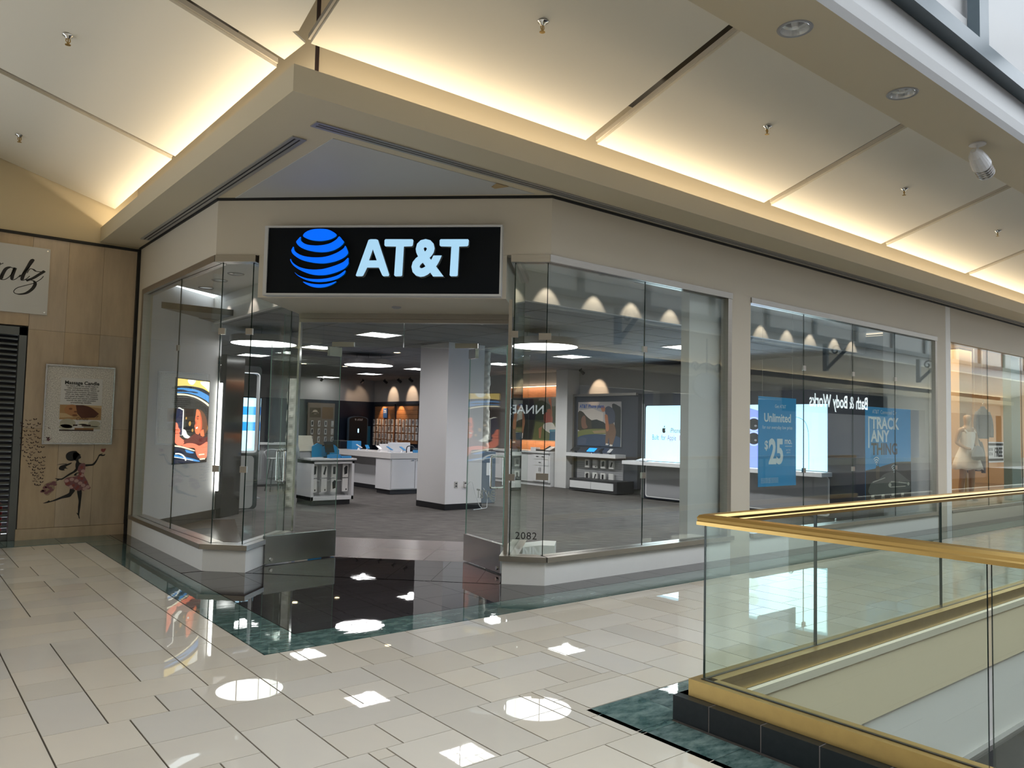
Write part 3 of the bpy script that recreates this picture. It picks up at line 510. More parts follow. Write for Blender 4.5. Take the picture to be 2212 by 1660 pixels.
def bar(a, b, w, z0, z1, off=0.0):
    """box along the line a-b, width w, shifted sideways by off (left of a->b)"""
    ax, ay = a; bx, by = b; L = math.hypot(bx-ax, by-ay); nx, ny = -(by-ay)/L, (bx-ax)/L
    return MB().prism([(ax+nx*(off-w/2), ay+ny*(off-w/2)), (bx+nx*(off-w/2), by+ny*(off-w/2)), (bx+nx*(off+w/2), by+ny*(off+w/2)), (ax+nx*(off+w/2), ay+ny*(off+w/2))], z0, z1)
GZ0, GZ1 = 0.272, 3.13
def clip_plate(parent, x, y, rz, zs=(2.40, 1.025), w=0.055):
    for z in zs:
        MB().box(-w, w, -0.014, 0.014, z-0.032, z+0.032).build('clip', STEEL, parent, loc=(x, y, 0), rz=rz)
SILL_D = 0.19
# ---- window_1: left side of the shop
w1 = sempty('window_1', 'left shop window of two tall panes')
ys = [10.80, 9.30, 8.03]
pane(w1, (2.605, 10.80), (2.605, 9.30), GZ0, GZ1); pane(w1, (2.605, 9.30), CP(-3.795, 7.535), GZ0, GZ1)
MB().prism([(2.555, 10.87), (2.555, 8.024), CP(-3.80, 7.62), (2.69, 10.87)], GZ1, HZ).build('header_rail', STEEL, w1)
MB().prism([(2.525, 10.90), (2.525, 8.01), CP(-3.72, 7.64), (2.72, 10.90)], 0.222, 0.272).build('sill_cap', STEEL, w1)
MB().box(2.555, 2.665, 10.78, 10.87, GZ0, GZ1).build('jamb', STEEL, w1)
clip_plate(w1, 2.60, 9.30, PI/2, zs=(2.33,), w=0.028)
# ---- window_2: narrow pane on the entrance face and its return, left of the doors
w2 = sempty('window_2', 'narrow corner window left of the entrance')
pane(w2, CP(-3.795, 7.535), CP(-3.47, 7.535), GZ0, GZ1); pane(w2, CP(-3.47, 7.535), CP(-3.47, 8.58), GZ0, GZ1)
pane(w2, CP(-3.56, 8.60), CP(-3.375, 8.60), GZ0, 2.76, name='sidelight', mats=[GLASS, EDGE2])
MB().prism([CP(-3.861, 7.48), CP(-3.43, 7.48), CP(-3.43, 7.60), CP(-3.78, 7.60)], GZ1, HZ).prism([CP(-3.52, 7.60), CP(-3.43, 7.60), CP(-3.43, 8.60), CP(-3.52, 8.60)], GZ1, HZ).build('header_rail', STEEL, w2)
MB().prism([CP(-3.875, 7.455), CP(-3.385, 7.455), CP(-3.385, 7.62), CP(-3.78, 7.62)], 0.222, 0.272).prism([CP(-3.56, 7.62), CP(-3.385, 7.62), CP(-3.385, 8.60), CP(-3.56, 8.60)], 0.222, 0.272).build('sill_cap', STEEL, w2)
clip_plate(w2, *CP(-3.775, 7.53), RZC, zs=(2.42, 1.02), w=0.035); clip_plate(w2, *CP(-3.485, 7.53), RZC, zs=(2.42, 1.02), w=0.035)
# ---- window_3: narrow pane right of the entrance
w3 = sempty('window_3', 'narrow corner window with the street number 2082')
pane(w3, CP(-0.775, 7.535), CP(-0.455, 7.535), GZ0, GZ1); pane(w3, CP(-0.775, 7.535), CP(-0.775, 8.58), GZ0, GZ1)
pane(w3, CP(-0.915, 8.60), CP(-0.70, 8.60), GZ0, 2.76, name='sidelight', mats=[GLASS, EDGE2])
MB().prism([CP(-0.424, 7.48), CP(-0.815, 7.48), CP(-0.815, 7.60), CP(-0.50, 7.60)], GZ1, HZ).prism([CP(-0.73, 7.60), CP(-0.815, 7.60), CP(-0.815, 8.60), CP(-0.73, 8.60)], GZ1, HZ).build('header_rail', STEEL, w3)
MB().prism([CP(-0.41, 7.455), CP(-0.865, 7.455), CP(-0.865, 7.62), CP(-0.50, 7.62)], 0.222, 0.272).prism([CP(-0.69, 7.62), CP(-0.865, 7.62), CP(-0.865, 8.60), CP(-0.69, 8.60)], 0.222, 0.272).build('sill_cap', STEEL, w3)
MB().prism([CP(-0.835, 7.56), CP(-0.80, 7.56), CP(-0.80, 7.62), CP(-0.835, 7.62)], GZ0, 2.77).build('jamb', STEEL, w3)
clip_plate(w3, *CP(-0.47, 7.53), RZC, zs=(2.40, 1.035), w=0.06); clip_plate(w3, *CP(-0.765, 7.53), RZC, zs=(2.42, 1.02), w=0.03)
nm = text_mesh('2082', 0.098, spacing=1.12); nm.materials.clear(); nm.materials.append(INK)
obj('street_number', nm, w3, loc=CP(-0.615, 7.525, 0.43), rz=RZC)
# ---- window_4, window_5: the right side
w4 = sempty('window_4', 'large right shop window of two panes next to the entrance')
pane(w4, CP(-0.455, 7.535), (6.42, 5.635), GZ0, GZ1); pane(w4, (6.42, 5.635), (7.90, 5.635), GZ0, GZ1)
MB().prism([(4.98, 5.585), (7.965, 5.585), (7.965, 5.70), (5.03, 5.70)], GZ1, HZ).build('header_rail', STEEL, w4)
MB().prism([(4.995, 5.555), (7.985, 5.555), (7.985, 5.73), (5.06, 5.73)], 0.222, 0.272).build('sill_cap', STEEL, w4)
MB().box(7.89, 7.965, 5.595, 5.70, GZ0, GZ1).build('jamb', STEEL, w4)
clip_plate(w4, 6.42, 5.63, 0, zs=(2.39, 1.02), w=0.03)
w5 = sempty('window_5', 'far right shop window of four panes behind the railing')
for a, b in ((8.365, 9.65), (9.65, 10.98), (10.98, 12.31), (12.31, 13.71)): pane(w5, (a, 5.635), (b, 5.635), GZ0, GZ1)
MB().box(8.36, 13.765, 5.585, 5.70, GZ1, HZ).build('header_rail', STEEL, w5)
MB().box(8.37, 13.79, 5.555, 5.73, 0.222, 0.272).build('sill_cap', STEEL, w5)
MB().box(13.70, 13.765, 5.595, 5.70, GZ0, GZ1).build('jamb', STEEL, w5)
for x in (9.65, 10.98, 12.31): clip_plate(w5, x, 5.63, 0, zs=(2.40, 1.02), w=0.03)
# ---- transom and doors
tr = sempty('window_6', 'glass transom over the entrance doors')
pane(tr, CP(-3.36, 8.60), CP(-2.145, 8.60), 2.385, 2.665, mats=[GLASS, EDGE2]); pane(tr, CP(-2.145, 8.60), CP(-0.93, 8.60), 2.385, 2.665, mats=[GLASS, EDGE2])
MB().prism([CP(-3.37, 8.55), CP(-0.92, 8.55), CP(-0.92, 8.66), CP(-3.37, 8.66)], 2.705, 2.765).prism([CP(-3.37, 8.56), CP(-0.92, 8.56), CP(-0.92, 8.65), CP(-3.37, 8.65)], 2.665, 2.703).build('header_rail', STEEL, tr)
for s in (-3.365, -0.925):
    MB().prism([CP(s-.012, 8.57), CP(s+.012, 8.57), CP(s+.012, 8.63), CP(s-.012, 8.63)], 0.275, 2.665).build('jamb', CHROME, tr)
for a, b in ((-2.98, -2.72), (-1.55, -1.29)):
    MB().prism([CP(a, 8.585), CP(b, 8.585), CP(b, 8.615), CP(a, 8.615)], 2.385, 2.44).build('patch_fitting', DOORRAIL, tr)
def door(name, lead, heel, label, side):
    """side +1: pull seen on the left of lead->heel"""
    d = sempty(name, label, (lead[0], lead[1], 0), math.atan2(heel[1]-lead[1], heel[0]-lead[0]))
    L = math.hypot(heel[0]-lead[0], heel[1]-lead[1])
    pane(d, (0, 0), (L, 0), 0.30, 2.36, t=0.013, name='leaf', mats=[GLASS, EDGE2])
    MB().box(0, L, -0.024, 0.024, 0.012, 0.305).build('kick_rail', DOORRAIL, d, bevel=0.002)
    MB().box(L-0.17, L-0.005, -0.022, 0.022, 2.27, 2.375).build('patch_fitting', DOORRAIL, d)
    for s in (-1, 1):
        h = MB(); x = 0.16; z0, z1 = 0.87, 1.20; o = 0.075
        h.tube(smooth_loop([(x, 0, z1), (x, s*o*.5, z1), (x, s*o*.9, z1-.004), (x, s*o, z1-.03), (x, s*o, (z0+z1)/2), (x, s*o, z0+.03), (x, s*o*.9, z0+.004), (x, s*o*.5, z0), (x, 0, z0)], 3, False), 0.0125, 10)
        h.build('pull_handle', CHROME, d, smooth=True)
        MB().lathe([(0.0, 0.012), (0.018, 0.012), (0.02, 0.0)], 14).build('floor_lock', CHROME, d, loc=(0.075, s*0.024, 0.055)).rotation_euler = (-s*PI/2, 0, 0)
    return d
d1 = door('door_1', (3.189, 8.009), (4.06, 8.132), 'left glass door standing open with a steel kick rail', 1)
d2 = door('door_2', (5.009, 6.261), (5.152, 7.115), 'right glass door standing open with a mirrored globe decal', 1)
# ---------------------------------------------------------------- illuminated sign
def facemat(me, front, side):
    me.materials.clear(); me.materials.append(front); me.materials.append(side)
    for p in me.polygons: p.material_index = 0 if p.normal.y < -0.9 else 1
    return me
sg = thing('shop_sign', 'black lightbox sign with blue striped globe and white AT&T letters over the entrance', 'sign', (0, 0, 0), RZC)
MB().box(-3.265, -0.915, 7.402, 7.50, 2.792, 3.455).build('panel', SIGNBLK, sg)
MB().box(-3.30, -3.265, 7.385, 7.51, 2.772, 3.474).box(-0.915, -0.898, 7.385, 7.51, 2.772, 3.474).box(-3.265, -0.915, 7.385, 7.51, 2.772, 2.792).box(-3.265, -0.915, 7.385, 7.51, 3.455, 3.474).build('frame', mat('white_sign_frame', (0.62, 0.62, 0.62), 0.4), sg)
SGY = 7.37
for lp in DATA['globe']:
    obj('globe_band', facemat(shape2d([smooth_loop(lp, 4)], 0.016, 0.0), SIGNBLUE, BLUE), sg, loc=(0, SGY+0.014, 0))
for k in ('A', 'T1', 'T2'):
    loops = DATA[k]; 
    obj('letter', facemat(shape2d([smooth_loop(loops[0], 1)] + loops[1:], 0.028, 0.004), SIGNWHITE, LETTERSIDE), sg, loc=(0, SGY, 0))
a0 = DATA['amp']
obj('letter', facemat(text_mesh('&', 0.4, bold=0.035, extrude=0.028, bev=0.004, fit=(a0[0][0], a0[1][0], a0[0][1], a0[1][1])), SIGNWHITE, LETTERSIDE), sg, loc=(0, SGY, 0))
rebase(sg)
# mirrored globe and letters etched on the right door
dec = MB()
gx = [p for lp in DATA['globe'] for p in lp]; gcx = (min(p[0] for p in gx)+max(p[0] for p in gx))/2; gcz = (min(p[1] for p in gx)+max(p[1] for p in gx))/2
ETCH = mat('frosted_etch', (0.50, 0.55, 0.54), 0.6)
k = 0.22
for lp in DATA['globe']: dec.prism_y([(0.22+(p[0]-gcx)*k, 0.78+(p[1]-gcz)*k) for p in smooth_loop(lp, 3)], 0.0075, 0.0085)
dec.build('globe_decal', ETCH, d2)
tm = text_mesh('AT&T', 0.13, bold=0.02); tm.materials.clear(); tm.materials.append(ETCH); tm.flip_normals()
obj('lettering_decal', tm, d2, loc=(0.44, 0.0085, 0.735))
# ---------------------------------------------------------------- closed shop on the left: shutter, sign, framed poster, decal
sh = thing('roller_shutter', 'closed dark steel roller shutter of the shop at the left edge', 'shutter')
SHM = mat('shutter_steel', (0.15, 0.16, 0.155), 0.35, 0.8)
slat = MB().tube([(0.1, 0, 0), (1.25, 0, 0)], 0.017, 6).mesh('slat', SHM)
for i in range(37): obj('slat', slat, sh, loc=(0, 11.20, 0.10+0.0655*i))
MB().box(1.255, 1.335, 11.14, 11.26, 0, 2.60).build('guide_rail', SHM, sh)
MB().box(0.0, 1.335, 11.14, 11.26, 2.50, 2.60).build('head_box', SHM, sh)
MB().box(0.05, 1.255, 11.18, 11.24, 0.0, 0.075).build('bottom_bar', SHM, sh)
rebase(sh)
struct(MB().box(-1, 1.34, 11.9, 12.0, 0, 2.6).box(-1, -0.9, 11.4, 11.9, 0, 2.6).box(1.5, 1.6, 11.4, 11.9, 0, 2.6).box(-1, 1.6, 11.4, 12.0, 2.62, 2.7).build('wall_closed_shop', DARKBASE), 'dark interior behind the roller shutter')
rb = tag(MB().box(0.95, 1.22, 11.45, 11.7, 0, 0.42).build('storage_crate', mat('red_plastic', (0.35, 0.02, 0.02), 0.5), bevel=0.01), 'red crate on the floor behind the roller shutter', 'crate')
ts = thing('script_sign', 'white sign panel with black script letters on the stone wall', 'sign')
MB().box(0.05, 1.53, 11.105, 11.128, 2.77, 3.60).build('panel', mat('glossy_white_panel', (0.62, 0.63, 0.63), 0.15), ts)
for x, z in ((1.50, 3.57), (1.50, 2.80)): MB().lathe([(0.008, 0), (0.008, 0.004), (0, 0.004)], 10).build('screw', CHROME, ts, loc=(x, 11.105, z)).rotation_euler = (PI/2, 0, 0)
def nib(pts, thick=0.046, thin=0.009, ang=35, k=6):
    p = smooth_loop(pts, k, False); L = []; Rr = []
    for i, (x, z) in enumerate(p):
        a = p[max(i-1, 0)]; b = p[min(i+1, len(p)-1)]; dx, dz = b[0]-a[0], b[1]-a[1]; l = math.hypot(dx, dz) or 1; dx /= l; dz /= l
        down = max(0.0, -dz*0.8 - dx*0.15); w = (thin+(thick-thin)*down**1.2)/2
        L.append((x-dz*w, z+dx*w)); Rr.append((x+dz*w, z-dx*w))
    b = MB(); n = len(p); Y0, Y1 = 11.104, 11.1045
    vs = [(x, Y0, z) for x, z in L]+[(x, Y0, z) for x, z in Rr]
    b.add(vs, [(i, n+i, n+i+1, i+1) for i in range(n-1)])
    return b
for name, idx in (('letter', (0, 1)), ('letter', (2,)), ('letter', (3,)), ('letter', (4,))):
    b = MB()
    for j in idx: q = nib(DATA['talz'][j]); b.add(q.v, q.f)
    b.build(name, INK, ts)
# lettering left of the picture's edge: the word goes on
rebase(ts)
fp = thing('framed_poster', 'silver framed glitter poster headed Massage Candle on the stone wall', 'poster')
GLIT = mat('silver_glitter', (0.48, 0.46, 0.44), 0.35, 0.3, nscale=90, nmix=1.0, ncol=(1.0, 0.97, 0.92), bump=0.6, bscale=260)
FX0, FX1, FZ0, FZ1 = 1.565, 2.318, 1.185, 2.148
MB().box(FX0, FX1, 11.10, 11.128, FZ0, FZ1).build('mat_board', GLIT, fp)
t_ = 0.016
MB().box(FX0-t_, FX0, 11.085, 11.13, FZ0-t_, FZ1+t_).box(FX1, FX1+t_, 11.085, 11.13, FZ0-t_, FZ1+t_).box(FX0, FX1, 11.085, 11.13, FZ1, FZ1+t_).box(FX0, FX1, 11.085, 11.13, FZ0-t_, FZ0).build('frame', mat('silver_frame', (0.55, 0.55, 0.54), 0.25, 0.9), fp)
patch(fp, 'sheet', [rect(1.725, 2.195, 1.335, 2.005)], PAPER, 11.0985)
text(fp, 'heading', 'Massage Candle', 0.062, 1.96, 11.097, 1.925, INK, bold=0.03, fit=None, sx=0.98)
for i, s in enumerate(['The warm oil of the candle helps to', 'relax tightened muscles, reduce', 'tension, and alleviate stress. Warm oil', 'massage also increases circulation,', 'which can help reduce inflammation', 'and speed up healing. Our massage', "candle's pure and natural ingredients", 'nourish the skin while providing', 'aromatherapy benefits.']):
    text(fp, 'text_line', s, 0.0275, 1.96, 11.097, 1.897-0.0262*i, INK, bold=0.018, sx=0.93)
fl = [('olive', (62, 70, 38), [rect(1.725, 1.79, 1.53, 1.665)]), ('tan', (176, 140, 96), [rect(1.725, 2.195, 1.48, 1.665)]), ('skin', (178, 126, 84), [ell(1.86, 1.60, 0.085, 0.07)]),
      ('hair', (86, 44, 24), [[(1.90, 1.665), (2.02, 1.665), (2.10, 1.62), (2.17, 1.56), (2.12, 1.51), (1.97, 1.50), (1.92, 1.56)]]), ('brow', (120, 72, 44), [ell(1.845, 1.615, .02, .012), ell(1.90, 1.58, .018, .01), ell(1.895, 1.535, .03, .012)]),
      ('arm', (206, 180, 140), [[(1.98, 1.665), (2.195, 1.665), (2.195, 1.63), (2.08, 1.645)], [(1.725, 1.56), (1.80, 1.555), (1.88, 1.51), (1.725, 1.50)]]),
      ('towel', (178, 176, 158), [ell(1.82, 1.43, 0.09, 0.06), ell(1.80, 1.385, .075, .035), ell(2.12, 1.43, 0.07, 0.04), rect(2.0, 2.19, 1.36, 1.40)]), ('candle', (226, 224, 210), [rect(1.94, 2.05, 1.415, 1.46), ell(1.995, 1.415, .055, .014)]),
      ('tray', (44, 24, 16), [rect(1.88, 1.93, 1.40, 1.418), rect(1.98, 2.08, 1.395, 1.418), rect(1.73, 2.115, 1.337, 1.352)]), ('board', (140, 100, 62), [rect(1.90, 2.115, 1.352, 1.375)])]
for i, (n, c, ps) in enumerate(fl): patch(fp, 'picture_'+n, ps, flatc('print_'+n, c), 11.0975-0.0004*i, 0.0003)
text(fp, 'script_line', 'Candle', 0.05, 1.975, 11.0925, 1.475, flatc('ink_brown', (70, 40, 20)), shear=0.4)
text(fp, 'script_line', 'Sealy', 0.05, 2.11, 11.0925, 1.515, MATS['ink_brown'], shear=0.4)
patch(fp, 'butterfly', [[(1.60, 1.215), (1.615, 1.265), (1.63, 1.235), (1.665, 1.24), (1.635, 1.225), (1.63, 1.205)]], flatc('mauve', (96, 62, 70)), 11.0985)
rebase(fp)
gd = thing('wall_decal', 'wall decal of a running girl silhouette in a pink flowered dress with butterflies', 'decal')
G = DATA['girl']; YD = 11.1285
SIL = mat('silhouette_black', (0.010, 0.008, 0.008), 0.6); PINK = flatc('dress_pink', (128, 84, 88)); PALE = flatc('dress_pale', (186, 152, 146)); RED = flatc('heart_red', (140, 70, 66)); BAGC = flatc('bag_cream', (150, 128, 104))
for k in ('legL', 'legR', 'armL', 'armR', 'strand', 'ponytail', 'head', 'hair'): patch(gd, {'legL': 'leg', 'legR': 'leg', 'armL': 'arm', 'armR': 'arm', 'strand': 'hair_strand'}.get(k, k), [smooth_loop(G[k], 3)], SIL, YD)
patch(gd, 'dress', [smooth_loop(G['dress'], 2)], PINK, YD-0.0008)
patch(gd, 'flower', [ell(x, z, 0.026, 0.022, 9) for x, z in DATA['dressdots'][::2]], PALE, YD-0.0014)
patch(gd, 'flower', [ell(x, z, 0.017, 0.02, 8) for x, z in DATA['dressdots'][1::2]], RED, YD-0.0016)
patch(gd, 'belt', [smooth_loop(G['belt'], 2)], SIL, YD-0.0018)
patch(gd, 'bag', [smooth_loop(G['bag'], 2)], BAGC, YD-0.0004)
patch(gd, 'bag_flower', [ell(x, z, 0.024, 0.016, 8) for x, z in DATA['bagdots']], PINK, YD-0.001)
patch(gd, 'heart', [smooth_loop(G['heart'], 2)], RED, YD)
DARKB = flatc('butterfly_brown', (58, 38, 32))
wing = [[(0, 0), (-0.6, 0.75), (-1.0, 0.7), (-0.85, 0.1), (-0.3, -0.35)], [(0, 0), (0.35, 0.5), (1.0, 0.55), (0.7, 0.0), (0.25, -0.3)]]
bms = []
for sc_, an in ((0.014, 20), (0.014, -30), (0.022, 10), (0.022, -20)):
    c_, s_ = math.cos(math.radians(an)), math.sin(math.radians(an)); b = MB()
    for w in wing: b.prism_y([((x*c_-z*s_)*sc_, (x*s_+z*c_)*sc_) for x, z in w], -0.0006, 0)
    bms.append(b.mesh('butterfly', DARKB))
for i, (x, z, c) in enumerate(DATA['bf']): obj('butterfly', bms[2*c+i % 2], gd, loc=(x, YD if x < 1.545 or z < 1.16 else 11.097, z))
rebase(gd)
# ---------------------------------------------------------------- glass railing round the opening
rl = thing('glass_railing', 'glass railing with brass handrail and brass shoe around the floor opening', 'railing')
PL = 1.8
xs = [3.405, 4.505, 6.305, 8.105, 9.905, 11.705, 13.505, 15.305, 17.105]
yv = [2.552, 1.195, -0.605, -2.405, -4.205, -6.005]
for a, b in zip(xs, xs[1:]): pane(rl, (a+(0.006 if a > 3.5 else 0), 2.55), (b-0.006, 2.55), 0.205, 1.02, 0.014, mats=[RAILGLASS, EDGE])
for a, b in zip(yv, yv[1:]): pane(rl, (3.40, a-0.006), (3.40, b+0.006), 0.205, 1.02, 0.014, mats=[RAILGLASS, EDGE])
prof = [(-0.030, 1.012), (0.030, 1.012), (0.030, 1.030), (0.026, 1.036), (0.029, 1.050), (0.020, 1.064), (0.0, 1.070), (-0.020, 1.064), (-0.029, 1.050), (-0.026, 1.036), (-0.030, 1.030)]
n = len(prof)
MB().add([(3.40-0.03+0, 2.55+o, z) if False else (3.40+o, 2.55+0.03-0.03+(-o), z) for o, z in prof] + [(3.40+o, -6.0, z) for o, z in prof], [(i, n+i, n+(i+1) % n, (i+1) % n) for i in range(n)]).build('handrail', BRASSRAIL, rl)
MB().add([(3.40+o, 2.55-o, z) for o, z in prof] + [(17.1, 2.55-o, z) for o, z in prof], [(i, (i+1) % n, n+(i+1) % n, n+i) for i in range(n)]).build('handrail', BRASSRAIL, rl)
MB().lathe([(0.030, 0), (0.030, 0.018), (0.026, 0.024), (0.029, 0.038), (0.020, 0.052), (0, 0.058)], 20, (3.40, 2.55, 1.012)).build('handrail_knuckle', BRASSRAIL, rl, smooth=True)
MB().box(3.35, 3.392, -6.0, 2.606, 0.126, 0.212).box(3.408, 3.46, -6.0, 2.50, 0.126, 0.212).build('base_shoe', BRASS, rl)
MB().box(3.392, 17.1, 2.558, 2.606, 0.126, 0.212).box(3.46, 17.1, 2.49, 2.542, 0.126, 0.212).build('base_shoe', BRASS, rl)
MB().box(3.392, 3.408, -6.0, 2.558, 0.126, 0.216).box(3.408, 17.1, 2.542, 2.558, 0.126, 0.216).build('gasket', BLACKP, rl)
rebase(rl)
CURB = mat('black_granite_block', (0.010, 0.014, 0.016), 0.4, spec=0.25, nscale=30, nmix=0.3, ncol=(0.022, 0.027, 0.03), var=0.2)
MORT = mat('grey_mortar', (0.16, 0.145, 0.14), 0.8)
gc = struct(MB().box(3.2965, 3.498, -6.0, 2.66, -0.3, 0.1235).box(3.50, 40, 2.49, 2.66, -0.05, 0.1215).build('curb', MORT), 'black granite curb carrying the railing')
y = 2.666; first = True
while y > -2.2:
    l = 0.229 if first else 0.296; first = False
    MB().box(3.294, 3.50, y-l+0.004, y-0.004, 0.0, 0.125).build('block', CURB, gc); y -= l
x = 3.344
while x < 9:
    MB().box(x+0.004, x+0.292, 2.492, 2.666, 0.0, 0.125).build('block', CURB, gc); x += 0.296
struct(MB().box(3.5, 45, 2.46, 2.60, 0.075, 0.122).build('trim_4', mat('ivory_trim', (0.70, 0.66, 0.52), 0.4)), 'ivory edge trim of the floor opening')
struct(MB().box(3.5, 45, 2.47, 2.60, -0.325, 0.075).build('wall_fascia', mat('beige_fascia', (0.82, 0.72, 0.50), 0.5)), 'beige slab edge inside the floor opening')
wf = struct(MB().box(3.5, 45, 2.485, 2.60, -0.92, -0.325).build('wall_fascia', mat('white_fascia', (0.88, 0.88, 0.84), 0.4)), 'white slab edge panels below the beige band')
struct(MB().box(3.5, 45, 2.44, 2.60, -0.96, -0.92).build('trim_5', mat('grey_trim', (0.22, 0.21, 0.20), 0.4)), 'grey trim under the slab edge')
struct(MB().box(3.3, 45, -9.2, 2.6, -5.2, -5.0).box(3.3, 45, 2.6, 2.7, -5.2, -0.96).box(3.28, 3.4, -9, 2.6, -5.2, -0.3).box(3.4, 60, -4.75, -4.6, -5.2, -0.5).box(45, 45.2, -4.6, 2.6, -5.2, 0).build('floor', BROWNT), 'dark lower concourse floor far below')
# ================================================================ SHOP INTERIOR: shell
ZC = 3.03
shell = struct(MB().box(14.02, 14.2, 5.72, 24.2, 0, ZC+0.3).box(1.6, 14.2, 24.0, 24.2, 0, ZC+0.3).box(1.6, 1.75, 11.2, 24.2, 0, ZC+0.3)
       .box(13.30, 14.02, 18.6, 24.0, 0, ZC+0.2).box(13.76, 14.02, 5.72, 6.48, 0, 3.4)
       .build('wall_interior', STOREGREY), 'grey inner walls of the shop')
struct(MB().prism([(2.60, 11.14), (2.66, 11.08), (4.10, 12.34), (4.04, 12.40)], 0, 3.4).build('wall_interior', STOREWHITE), 'angled white wall behind the left window carrying the lit poster')
struct(MB().prism([(2.663, 11.078), (2.67, 11.068), (4.10, 12.32), (4.095, 12.332)], 0, 0.13).build('baseboard_left', DARKBASE), 'dark baseboard of the angled wall')
struct(MB().box(13.60, 14.03, 14.50, 14.93, 0, ZC).build('trim_6', STOREWHITE), 'white pier beside the desk niche')
struct(MB().box(7.33, 8.36, 5.74, 5.86, 0, 3.4).build('wall_return', STOREWHITE), 'white return wall behind the pier between the windows')
struct(MB().prism([(2.66, 8.06), (5.03, 5.69), (14.1, 5.69), (14.1, 6.98), (5.75, 6.98), (3.95, 8.78), (3.95, 11.9), (2.66, 11.13)], 3.40, 3.46).build('ceiling_window', STOREWHITE), 'white ceiling of the show windows')
BK = mat('white_bulkhead', (0.62, 0.61, 0.60), 0.6)
struct(MB().box(5.73, 14.05, 6.95, 7.02, ZC-0.02, 3.42).box(3.90, 3.97, 8.73, 12.2, ZC-0.02, 3.42).prism([(3.92, 8.73), (5.73, 6.95), (5.78, 7.0), (3.97, 8.78)], ZC-0.02, 3.42).build('wall_bulkhead', BK), 'white bulkhead between show windows and shop ceiling')
CTILE = mat('ceiling_tile', (0.21, 0.215, 0.23), 0.85, var=0.04)
ic = struct(MB().prism([(3.95, 8.76), (5.76, 6.98), (14.1, 6.98), (14.1, 24.1), (1.7, 24.1), (1.7, 11.3), (3.95, 11.3)], ZC+0.012, ZC+0.10).build('ceiling_interior', BLACKP), 'dark grey tiled ceiling of the shop')
def ceil_tiles(regs):
    for reg in regs:
        if parea(reg) < 0: reg = reg[::-1]
        for i in range(0, 12):
            for j in range(0, 32):
                x0, y0 = 1.7+1.2*i, 6.96+0.6*j
                q = clip([(x0+.012, y0+.012), (x0+1.188, y0+.012), (x0+1.188, y0+.588), (x0+.012, y0+.588)], reg)
                if len(q) < 3 or parea(q) < 0.01: continue
                c = (sum(p[0] for p in q)/len(q), sum(p[1] for p in q)/len(q))
                obj('tile', MB().prism([(p[0]-c[0], p[1]-c[1]) for p in q], 0, 0.014).mesh('tile', CTILE), ic, loc=(c[0], c[1], ZC))
ceil_tiles([[(3.98, 8.78), (5.78, 7.03), (14.0, 7.03), (14.0, 24), (3.98, 24)], [(1.75, 11.9), (3.97, 11.9), (3.97, 24), (1.75, 24)]])
# square ceiling lights
TRF = mat('white_metal_frame', (0.75, 0.75, 0.75), 0.4)
def troffer():
    t = thing('square_ceiling_light', '', 'light', (0, 0, 0), 0, 'square lights in the shop ceiling')
    MB().box(-.30, .30, -.30, -.28, -.015, 0).box(-.30, .30, .28, .30, -.015, 0).box(-.30, -.28, -.28, .28, -.015, 0).box(.28, .30, -.28, .28, -.015, 0).build('frame', TRF, t)
    MB().box(-.28, .28, -.28, .28, -.008, -.002).build('diffuser', LAMP, t)
    for k in (-1, 1):
        MB().box(-.28, .28, k*.093-.006, k*.093+.006, -.014, -.008).build('louvre', TRF, t); MB().box(k*.093-.006, k*.093+.006, -.28, .28, -.014, -.008).build('louvre', TRF, t)
    return t
TR = [(6.52, 8.84, 'square light just under the door header, nearest the entrance'), (6.45, 11.55, 'square light in front of the reflected truss over the doorway'), (6.70, 14.42, 'square light over the left door leaf'), (6.50, 17.38, 'square light over the left shop aisle'),
      (11.25, 23.4, 'farthest square light over the accessory wall'), (11.30, 20.72, 'square light below the far round pendant'), (11.1, 17.70, 'square light beside the white column'), (11.1, 8.80, 'square light over the lit phone display, nearest the right window'),
      (11.15, 11.78, 'square light over the golf poster'), (11.40, 14.53, 'square light right of the column before the desk niche'), (4.3, 17.4, 'square light deep behind the left window'), (4.3, 14.5, 'square light behind the corner pane left of the entrance')]
t0 = troffer(); 
for i, (x, y, l) in enumerate(TR):
    o = t0 if i == 0 else copy_tree(t0)
    o.location = (x, y, ZC); o['label'] = l
for (x, y, _l), pw_ in zip(TR, (190, 30, 70, 90, 0, 60, 130, 230, 170, 170, 60, 70)):
    if pw_: spot('troffer_lamp', (x, y, ZC-.03), (x, y, 0), pw_, (1.0, .97, .96), 165, 0.6, 0.10)
def pendant():
    t = thing('round_pendant_light', '', 'light', (0, 0, 0), 0, 'round drum pendants of the shop')
    MB().lathe([(0.52, 0.0), (0.535, 0.005), (0.535, 0.11), (0.52, 0.115), (0.0, 0.115)], 48).build('drum', mat('grey_drum', (0.18, 0.17, 0.18), 0.5), t, smooth=False)
    MB().lathe([(0.0, -0.004), (0.515, -0.004), (0.515, 0.004), (0.0, 0.004)], 48).build('diffuser', PENDANT, t)
    for k in range(3): MB().tube([(0.3*math.cos(k*2.1), 0.3*math.sin(k*2.1), 0.115), (0.3*math.cos(k*2.1), 0.3*math.sin(k*2.1), 0.24)], 0.003, 5).build('cable', BLACKP, t)
    return t
p0 = pendant()
for i, (x, y, l) in enumerate([(8.15, 15.0, 'large round pendant light left of the white column'), (8.05, 9.12, 'large round pendant light behind the right window pane'), (4.82, 12.45, 'round pendant light behind the corner pane left of the entrance')]):
    o = p0 if i == 0 else copy_tree(p0)
    o.location = (x, y, 2.79); o['label'] = l
